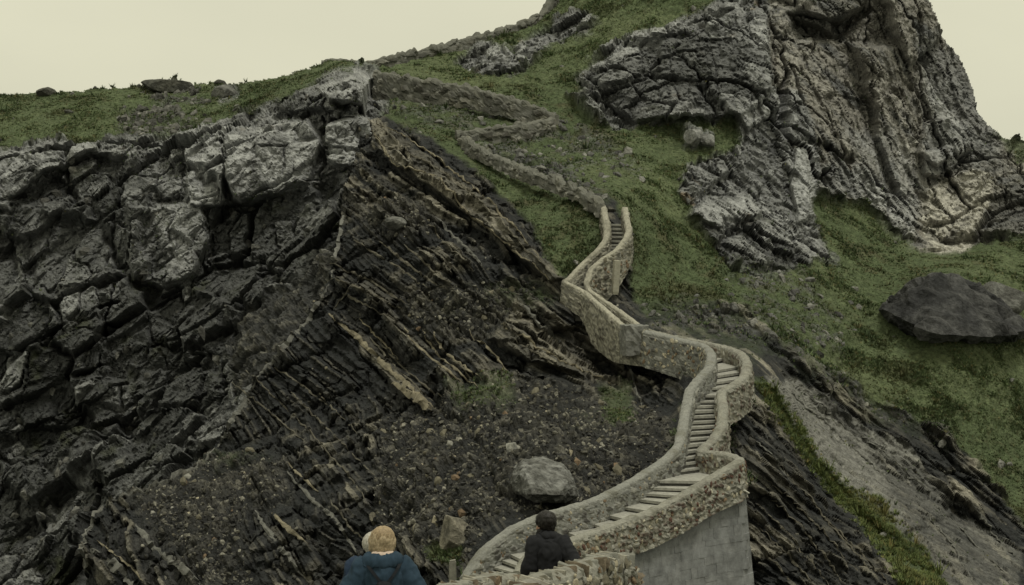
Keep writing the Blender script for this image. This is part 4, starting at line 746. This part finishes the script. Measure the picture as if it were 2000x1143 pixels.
# ------------------------------------------------------------------ grass
def grass(name, label, S, wt, count, hmin, hmax, xr=(-100, 2100), blades=6, thin=0.10, tint=1.0):
    idx = pick(S, wt, count, xr, (-20, 1160)); p = S['pos'].reshape(-1, 3)[idx]; n = len(idx); fm = S['f'].ravel()[idx]; fl = S['flo'].ravel()[idx]
    p = p + rng.normal(size=p.shape) * np.array([0.04, 0.04, 0.0])
    hh = (hmin + (hmax - hmin) * rng.random(n) ** 2) * (1 + 0.7 * np.clip(fm, -0.6, 1))
    big = rng.random(n) < 0.02 * (fm > 0); hh = np.where(big, hh * 2.4, hh); br = sstep(0.2, 0.55, fbm(p, 0.25, 3, 44))
    V = np.zeros((n, blades, 3, 3)); 
    for k in range(blades):
        a = rng.random(n) * 6.283; d = np.stack([np.cos(a), np.sin(a), np.zeros(n)], -1); wv = np.stack([-np.sin(a), np.cos(a), np.zeros(n)], -1) * (thin * hh + 0.010)[:, None]
        root = p + d * (0.16 * hh * rng.random(n))[:, None] - np.array([0, 0, 0.03]); lean = (0.4 + 0.6 * rng.random(n))
        tip = root + d * (hh * lean * 0.8)[:, None] + np.stack([0 * hh, 0 * hh, hh * (1.05 - 0.45 * lean)], -1)
        V[:, k, 0] = root - wv; V[:, k, 1] = root + wv; V[:, k, 2] = tip
    t = rng.random(n)[:, None]; c = np.array((0.094, 0.118, 0.055)) * (1 - t) + np.array((0.135, 0.155, 0.076)) * t
    dk = sstep(0.0, 0.7, fm + 0.3 * rng.normal(size=n))[:, None]; c = c * (1 - dk) + np.array((0.074, 0.094, 0.047)) * dk
    dry = (rng.random(n) < 0.10)[:, None]; c = np.where(dry, np.array((0.16, 0.14, 0.07)), c); c = c * (0.8 + 0.4 * sstep(-0.5, 0.5, fl))[:, None]; c = np.where(big[:, None], c * 0.7, c); c = c * (1 - 0.55 * br[:, None]) + np.array((0.125, 0.115, 0.062)) * 0.55 * br[:, None]
    c = c * tint
    cc = np.repeat(np.repeat(c[:, None], blades, 1)[:, :, None], 3, 2) * (0.8 + 0.4 * rng.random((n, blades, 1, 1)))
    F = np.arange(n * blades * 3).reshape(-1, 3)
    return ob(name, mesh_np(name, V.reshape(-1, 3), F, MAT_GRASS, cc.reshape(-1, 3)), kind='stuff', label=label, cat='grass')
g = FRONT['W']['grass'] * (0.45 + sstep(-0.3, 0.3, FRONT['f'])) + 0.35 * FRONT['W']['veg'] + 0.03 * FRONT['W']['slab'] + 0.012 * FRONT['W']['lime'] + 0.01 * FRONT['W']['tan']
grass('grass', 'green turf and tussocks covering the summit and right hand slopes', FRONT, g, 95000, 0.03, 0.15)
g = LEFT['W']['grass'] * (0.45 + sstep(-0.3, 0.3, LEFT['f'])) + 0.5 * LEFT['W']['veg'] + 0.03 * LEFT['W']['lime']
grass('grass', 'green turf covering the hill top on the left', LEFT, g, 26000, 0.03, 0.15, (-100, 745))
_m = sstep(12, -8, sdf([(1470,738),(1505,755),(1545,810),(1600,900),(1650,955),(1720,990),(1800,1080),(1850,1160),(1770,1160),(1700,1050),(1640,985),(1570,890),(1510,810)], FRONT['X'], FRONT['Y']))
grass('grass_tussocks', 'long yellow green tussocks in a strip beside the pale slab below the stairs', FRONT, _m * (FRONT['f'] > -0.25), 5200, 0.08, 0.26, (1400, 2000), 11, 0.05, np.array((1.35, 1.25, 1.0)))
_g = FRONT['W']['grass'] * (FRONT['f'] > 0.12) * (FRONT['flo'] > -0.1) + 0.5 * FRONT['W']['veg'] * (FRONT['f'] > 0.2)
grass('grass_tussocks', 'darker taller tussocks dotted over the hillside turf', FRONT, _g, 9000, 0.07, 0.2, (760, 2050), 9, 0.06, 0.95)
_b = np.minimum.reduce([dline([(a, b + 46) for a, b, _ in k_], FRONT['X'], FRONT['Y']) for k_ in (LP, RP[8:])])
grass('grass_tussocks', 'weeds growing along the foot of the staircase walls', FRONT, sstep(34, 10, _b) * (FRONT['f'] > 0.1), 1500, 0.06, 0.22, (860, 1500), 10, 0.05, 1.1)






# ------------------------------------------------------------------ people
def hull_part(b, p0, r0, p1, r1, sc=(1, 1, 1)):
    vs = []
    for p, r in ((p0, r0), (p1, r1)):
        for i in range(7):
            th = math.pi * i / 6; nk = 1 if i in (0, 6) else 10
            for k in range(nk):
                ph = 2 * math.pi * k / nk; vs.append(b.verts.new((p[0] + r * sc[0] * math.sin(th) * math.cos(ph), p[1] + r * sc[1] * math.sin(th) * math.sin(ph), p[2] + r * sc[2] * math.cos(th))))
    g = bmesh.ops.convex_hull(b, input=vs); bmesh.ops.delete(b, geom=list({v for v in g['geom_interior'] if isinstance(v, bmesh.types.BMVert)}), context='VERTS')
def blob_mesh(name, parts, voxel, smooth, mat, wrinkle=0.0, wscale=6.0, seed=0, wdir=None):
    b = bmesh.new()
    for q in parts: hull_part(b, *q)
    tmp = bpy.data.meshes.new('t'); b.to_mesh(tmp); b.free(); o = bpy.data.objects.new('t', tmp); COL.objects.link(o)
    m = o.modifiers.new('r', 'REMESH'); m.mode = 'VOXEL'; m.voxel_size = voxel
    if smooth: k = o.modifiers.new('s', 'SMOOTH'); k.factor = 0.5; k.iterations = smooth
    dg = bpy.context.evaluated_depsgraph_get(); me = bpy.data.meshes.new_from_object(o.evaluated_get(dg)); bpy.data.objects.remove(o); bpy.data.meshes.remove(tmp)
    me.name = name
    if wrinkle:
        n = len(me.vertices); co = np.zeros(n * 3, np.float32); me.vertices.foreach_get('co', co); co = co.reshape(-1, 3); no = np.zeros(n * 3, np.float32); me.vertices.foreach_get('normal', no); no = no.reshape(-1, 3)
        f = np.asarray(wdir if wdir else (1, 1, 1), np.float32) * wscale
        w_ = fbm(co, f, 3, seed, ridge=True) + 0.45 * fbm(co, f * 2.6, 2, seed + 9, ridge=True); me.vertices.foreach_set('co', (co + no * (wrinkle * w_)[:, None]).ravel()); me.update()
    me.materials.append(mat); me.polygons.foreach_set('use_smooth', [True] * len(me.polygons)); return me
SKIN = simple_mat('skin', (0.42, 0.25, 0.18), rough=0.55, var=0.06, bump=0.1, bscale=200, bdist=0.001, tint=(1, 1, 1))
def cloth(n, c): return simple_mat(n, c, rough=0.85, var=0.15, vscale=30, bump=0.25, bscale=160, bdist=0.003, tint=(1, 1, 1))
def hairm(n, c): return simple_mat(n, c, rough=0.5, var=0.35, vscale=60, bump=0.6, bscale=120, bdist=0.006, spec=0.3, tint=(1, 1, 1))
def person(label, foot, yaw, H, pose, colors, hair_parts, jacket_fat=1.0, voxel=0.012):
    """pose: joint positions in metres for a 1.70 m figure that faces +Y"""
    k = H / 1.70; root = ob('person', None, label=label, cat='person'); root.location = foot; root.rotation_euler = (0, 0, yaw); root.scale = (k, k, k)
    J = dict(pelvis=(0, 0, 0.95), waist=(0, 0, 1.08), chest=(0, 0.0, 1.28), neck=(0, 0.0, 1.43), nape=(0, 0.02, 1.50), head=(0, 0.045, 1.585),
             shL=(-0.175, 0, 1.385), shR=(0.175, 0, 1.385), elL=(-0.25, -0.02, 1.12), elR=(0.25, -0.02, 1.12), wrL=(-0.26, 0.1, 0.90), wrR=(0.26, 0.1, 0.90),
             hipL=(-0.09, 0, 0.92), hipR=(0.09, 0, 0.92), knL=(-0.1, 0.06, 0.49), knR=(0.1, -0.02, 0.49), anL=(-0.1, 0.04, 0.09), anR=(0.1, -0.1, 0.09)); J.update(pose)
    V3 = lambda n: Vector(J[n]); hd = V3('head'); look = Vector(pose.get('look', (0, 1, 0))).normalized(); sd = look.cross(Vector((0, 0, 1))).normalized()
    def hp(f, s_, u): return tuple(hd + look * f + sd * s_ + Vector((0, 0, 1)) * u)
    body = [(J['pelvis'], 0.125, J['waist'], 0.115, (1.1, 0.8, 1)), (J['waist'], 0.115, J['chest'], 0.135, (1.15, 0.8, 1)), (J['chest'], 0.13, J['neck'], 0.07, (1.2, 0.8, 1)), (J['neck'], 0.06, J['nape'], 0.055), (J['nape'], 0.054, tuple(hd), 0.06),
            (hp(0.0, 0, 0.03), 0.085, hp(-0.02, 0, 0.02), 0.088), (hp(0.03, 0, -0.05), 0.055, hp(0.045, 0, -0.085), 0.035), (hp(0.085, 0, 0.0), 0.012, hp(0.102, 0, -0.03), 0.014), (hp(0.0, 0.082, -0.01), 0.012, hp(-0.005, 0.086, 0.02), 0.016), (hp(0.0, -0.082, -0.01), 0.012, hp(-0.005, -0.086, 0.02), 0.016),
            (hp(0.078, 0.0, -0.055), 0.014, hp(0.076, 0.0, -0.068), 0.014)]
    for S_ in 'LR':
        body += [(J['chest'], 0.1, J['sh' + S_], 0.062), (J['sh' + S_], 0.058, J['el' + S_], 0.042), (J['el' + S_], 0.042, J['wr' + S_], 0.027), (J['hip' + S_], 0.088, J['kn' + S_], 0.058), (J['kn' + S_], 0.056, J['an' + S_], 0.038), (J['an' + S_], 0.036, tuple(V3('an' + S_) + Vector((0, 0.14, -0.05))), 0.034)]
        w_ = V3('wr' + S_); d = (w_ - V3('el' + S_)).normalized(); d = Vector(pose.get('hand' + S_, tuple(d))).normalized(); a = d.cross(Vector((0, 1, 0.2))); a = a.normalized() if a.length > 0.1 else Vector((1, 0, 0)); c = a.cross(d)
        palm = w_ + d * 0.075; body.append((tuple(w_), 0.026, tuple(palm), 0.03, (1, 1, 1)))
        for q, ln in ((-0.030, 0.062), (-0.010, 0.075), (0.010, 0.07), (0.029, 0.055)):
            b0 = palm + c * q; m1 = b0 + d * ln * 0.55 + a * 0.006; m2 = m1 + d * ln * 0.4 + a * 0.022; body += [(tuple(b0), 0.0095, tuple(m1), 0.0088), (tuple(m1), 0.0088, tuple(m2), 0.0078)]
        t0 = w_ + d * 0.03 - c * 0.025; t1 = t0 + d * 0.03 - c * 0.03; body += [(tuple(t0), 0.012, tuple(t1), 0.010), (tuple(t1), 0.010, tuple(t1 + d * 0.028 - c * 0.006), 0.009)]
    bo = ob('body', blob_mesh('body', body, 0.0075, 3, SKIN), root)
    for s_ in (-1, 1):
        ey = bmesh.new(); bmesh.ops.create_uvsphere(ey, u_segments=10, v_segments=8, radius=0.011); eo = ob('eye', bm_mesh('eye', ey, colors['eye'], True), root); eo.location = Vector(hp(0.076, 0.032 * s_, 0.008))
    jf = jacket_fat
    jk = [(tuple(V3('pelvis') + Vector((0, 0, -0.1))), 0.15 * jf, J['waist'], 0.14 * jf, (1.12, 0.85, 1)), (J['waist'], 0.14 * jf, J['chest'], 0.155 * jf, (1.15, 0.85, 1)), (J['chest'], 0.15 * jf, tuple(V3('neck') + Vector((0, 0, -0.04))), 0.085, (1.2, 0.85, 0.9))]
    for S_ in 'LR': jk += [(tuple(V3('chest') + Vector((0, 0, 0.07))), 0.1, J['sh' + S_], 0.07 * jf), (tuple(V3('neck') + Vector((0, -0.01, -0.01))), 0.06, J['sh' + S_], 0.06), (J['sh' + S_], 0.075 * jf, J['el' + S_], 0.06 * jf), (J['el' + S_], 0.06 * jf, tuple(V3('wr' + S_)), 0.043)]
    jk += list(pose.get('jacket_extra', []))
    jo = ob('jacket', blob_mesh('jacket', jk, voxel, 2, colors['jacket'], 0.028, 5.5, 77, (1.0, 1.0, 0.5)), root)
    tr = []
    for S_ in 'LR': tr += [(tuple(V3('pelvis')), 0.125, J['hip' + S_], 0.105), (J['hip' + S_], 0.105, J['kn' + S_], 0.075), (J['kn' + S_], 0.075, tuple(V3('an' + S_) + Vector((0, 0, 0.0))), 0.06)]
    ob('trousers', blob_mesh('trousers', tr, voxel, 3, colors['trousers'], 0.008, 9.0, 78), root)
    for S_ in 'LR':
        a = V3('an' + S_); ob('shoe', blob_mesh('shoe', [(tuple(a + Vector((0, -0.03, -0.035))), 0.05, tuple(a + Vector((0, 0.07, -0.045))), 0.045), (tuple(a + Vector((0, 0.07, -0.045))), 0.045, tuple(a + Vector((0, 0.17, -0.055))), 0.035)], 0.012, 2, colors['shoe']), root)
    sr = random.Random(5); vs, fs = [], []
    for q in range(700):
        a = sr.uniform(0, 6.283); rad = 0.1; pts = []
        for t in np.linspace(0.15, sr.uniform(1.5, 2.1), 6):
            wob = a + 0.15 * math.sin(3 * t + q); pts.append(Vector(hp(-0.02 + math.sin(t) * math.cos(wob) * (rad + 0.004), math.sin(t) * math.sin(wob) * (rad + 0.002), 0.03 + math.cos(t) * (rad + 0.006)) if not (math.cos(wob) > 0.45 and t > 1.25) else hp(0, 0, 0.06)))
        w_ = sr.uniform(0.003, 0.006); o_ = sr.uniform(0.002, 0.016)
        for i, p in enumerate(pts):
            n_ = (p - hd).normalized(); d = (pts[min(i + 1, 5)] - pts[max(i - 1, 0)]); s2 = d.cross(n_); s2 = s2.normalized() if s2.length > 1e-5 else Vector((1, 0, 0)); vs += [tuple(p + n_ * o_ - s2 * w_), tuple(p + n_ * o_ + s2 * w_)]
            if i: b_ = len(vs) - 4; fs.append((b_, b_ + 1, b_ + 3, b_ + 2))
    st = ob('hair_strands', mesh_np('hair_strands', vs, fs, colors.get('strand', colors['hair'])), root); st['kind'] = 'stuff'
    ho = ob('hair', blob_mesh('hair', [((hp(*p0)), r0, (hp(*p1)), r1) for p0, r0, p1, r1 in hair_parts], 0.0085, 3, colors['hair'], 0.011, 14.0, 79, (1.6, 1.6, 0.5)), root)
    return root, J, hp
DARK = cloth('dark_eye', (0.02, 0.015, 0.012))
def foot_at(px, ptop, D, H): v = P(px, ptop, D); v.z -= H; return v
# fair haired woman in the blue jacket
BLUE = cloth('blue_jacket', (0.022, 0.042, 0.066)); STRAP = cloth('black_strap', (0.012, 0.014, 0.018)); NAVY = cloth('navy_jacket', (0.02, 0.035, 0.065))
hw = [((0.0, 0, 0.035), 0.098, (-0.03, 0, 0.03), 0.102), ((-0.03, 0.03, 0.0), 0.082, (-0.05, 0.03, -0.05), 0.06), ((-0.03, -0.03, 0.0), 0.082, (-0.05, -0.03, -0.05), 0.06), ((0.0, 0.06, 0.02), 0.055, (0.0, 0.075, -0.05), 0.034), ((0.0, -0.06, 0.02), 0.055, (0.0, -0.075, -0.05), 0.034)]
wp, JW, hpw = person('fair haired woman in a blue jacket seen from behind at the bottom edge', foot_at(747, 1035, 21.5, 1.66), 0.12, 1.66,
    dict(head=(0.0, 0.06, 1.575), look=(-0.12, 1, -0.25), shL=(-0.18, 0.0, 1.345), shR=(0.18, 0, 1.345), elL=(-0.315, -0.02, 1.12), elR=(0.315, -0.02, 1.12), wrL=(-0.25, 0.2, 0.98), wrR=(0.25, 0.2, 0.98),
         jacket_extra=[((-0.12, -0.055, 1.42), 0.04, (0.0, -0.075, 1.40), 0.05), ((0.12, -0.055, 1.42), 0.04, (0.0, -0.075, 1.40), 0.05), ((-0.13, -0.03, 1.42), 0.035, (-0.06, 0.07, 1.44), 0.03), ((0.13, -0.03, 1.42), 0.035, (0.06, 0.07, 1.44), 0.03)]),
    dict(jacket=BLUE, trousers=cloth('woman_trousers', (0.03, 0.03, 0.035)), shoe=cloth('woman_shoe', (0.05, 0.04, 0.035)), strand=hairm('fair_strands', (0.30, 0.225, 0.135)), hair=hairm('fair_hair', (0.36, 0.285, 0.185)), eye=DARK), hw, 1.06)
ob('scarf', blob_mesh('scarf', [((-0.075, -0.03, 1.478), 0.03, (0.0, -0.072, 1.47), 0.033), ((0.075, -0.03, 1.478), 0.03, (0.0, -0.072, 1.47), 0.033), ((-0.075, -0.02, 1.455), 0.03, (-0.03, 0.08, 1.45), 0.03), ((0.075, -0.02, 1.455), 0.03, (0.03, 0.08, 1.45), 0.03)], 0.008, 2, cloth('pale_scarf', (0.5, 0.4, 0.33)), 0.004, 30, 3), wp)
def strap(pts, w_, th, mat, name, parent):
    vs, fs = [], []; pts = [Vector(p) for p in pts]
    for i, p in enumerate(pts):
        d = (pts[min(i + 1, len(pts) - 1)] - pts[max(i - 1, 0)]).normalized(); n = Vector((0, -1, 0.25)).normalized(); s_ = d.cross(n).normalized()
        vs += [tuple(p - s_ * w_), tuple(p + s_ * w_), tuple(p + s_ * w_ + n * th), tuple(p - s_ * w_ + n * th)]
        if i:
            a = (i - 1) * 4
            for q in range(4): fs.append((a + q, a + (q + 1) % 4, a + 4 + (q + 1) % 4, a + 4 + q))
    return ob(name, mesh_np(name, vs, fs, mat), parent)
strap([(-0.155, -0.075, 1.415), (-0.125, -0.138, 1.37), (-0.07, -0.168, 1.30), (-0.012, -0.178, 1.225)], 0.014, 0.012, STRAP, 'strap', wp)
strap([(0.16, -0.075, 1.415), (0.13, -0.138, 1.37), (0.08, -0.168, 1.30), (0.018, -0.178, 1.225)], 0.014, 0.012, STRAP, 'strap', wp)
bag = ob('backpack', blob_mesh('backpack', [((-0.03, -0.17, 1.22), 0.035, (0.03, -0.17, 1.22), 0.035), ((0.0, -0.18, 1.19), 0.06, (0.0, -0.19, 0.98), 0.1)], 0.01, 4, STRAP, 0.006, 12, 5), None, label='small black backpack hanging between the straps on the blue jacket', cat='backpack')
bag.matrix_world = Matrix.Translation(wp.location) @ Matrix.Rotation(0.12, 4, 'Z') @ Matrix.Scale(1.66 / 1.7, 4)
# grey haired companion half hidden behind her
hg = [((0.0, 0, 0.03), 0.093, (-0.02, 0, 0.025), 0.096), ((-0.03, 0.0, -0.01), 0.08, (-0.05, 0, -0.045), 0.055)]
person('grey haired person mostly hidden behind the woman in blue', foot_at(729, 1046, 23.2, 1.66), 0.1, 1.66, dict(look=(-0.3, 1, -0.1)),
    dict(jacket=NAVY, trousers=cloth('grey_trousers', (0.06, 0.06, 0.06)), shoe=cloth('dark_shoe', (0.03, 0.03, 0.03)), hair=hairm('grey_hair', (0.42, 0.4, 0.35)), eye=DARK), hg)
# man in black by the near wall
BLK = cloth('black_jacket', (0.014, 0.0145, 0.017))
hm = [((0.0, 0.02, 0.06), 0.085, (-0.03, -0.02, 0.05), 0.095), ((0.0, 0, 0.04), 0.092, (-0.03, 0, 0.02), 0.096), ((0.03, -0.03, 0.1), 0.04, (0.0, 0.03, 0.11), 0.045), ((0.05, 0.0, 0.07), 0.055, (0.06, 0, 0.055), 0.05), ((-0.035, 0.0, -0.01), 0.082, (-0.05, 0, -0.05), 0.058), ((0.045, 0.055, -0.06), 0.022, (0.075, 0.0, -0.095), 0.026), ((0.045, -0.055, -0.06), 0.022, (0.075, 0.0, -0.095), 0.026)]
mp, JM, hpm = person('dark haired man in a black jacket leaning a hand on the near wall', foot_at(1071, 1006, 28.9, 1.76), 0.28, 1.76,
    dict(head=(-0.02, 0.06, 1.58), look=(-0.95, 0.55, -0.25), shL=(-0.17, 0.0, 1.365), shR=(0.175, -0.02, 1.355), elL=(-0.235, -0.03, 1.10), elR=(0.262, -0.16, 1.16), wrL=(-0.22, 0.06, 0.88), wrR=(0.36, -0.1, 1.09), handR=(0.95, 0.1, -0.25), jacket_extra=[((-0.04, -0.03, 1.45), 0.035, (0.04, -0.03, 1.45), 0.035), ((-0.06, 0.02, 1.45), 0.035, (-0.03, 0.08, 1.42), 0.03), ((0.06, 0.02, 1.45), 0.035, (0.03, 0.08, 1.42), 0.03)]),
    dict(jacket=BLK, trousers=cloth('blue_black_trousers', (0.015, 0.017, 0.026)), shoe=cloth('black_shoe', (0.02, 0.02, 0.02)), strand=hairm('black_hair_sheen', (0.022, 0.018, 0.015)), hair=hairm('black_hair', (0.012, 0.010, 0.009)), eye=DARK), hm, 1.0)  # strands paler than the hair, a sheen put into their colour
cu = bmesh.new(); bmesh.ops.create_cone(cu, cap_ends=True, segments=16, radius1=0.043, radius2=0.043, depth=0.035); co_ = ob('cuff', bm_mesh('cuff', cu, cloth('white_cuff', (0.7, 0.7, 0.66)), True), mp)
_e, _w = Vector(JM['elR']), Vector(JM['wrR']); co_.location = _e.lerp(_w, 0.55); co_.rotation_euler = (_w - _e).to_track_quat('Z', 'Y').to_euler(); co_.scale = (1.2, 1.2, 1.0)
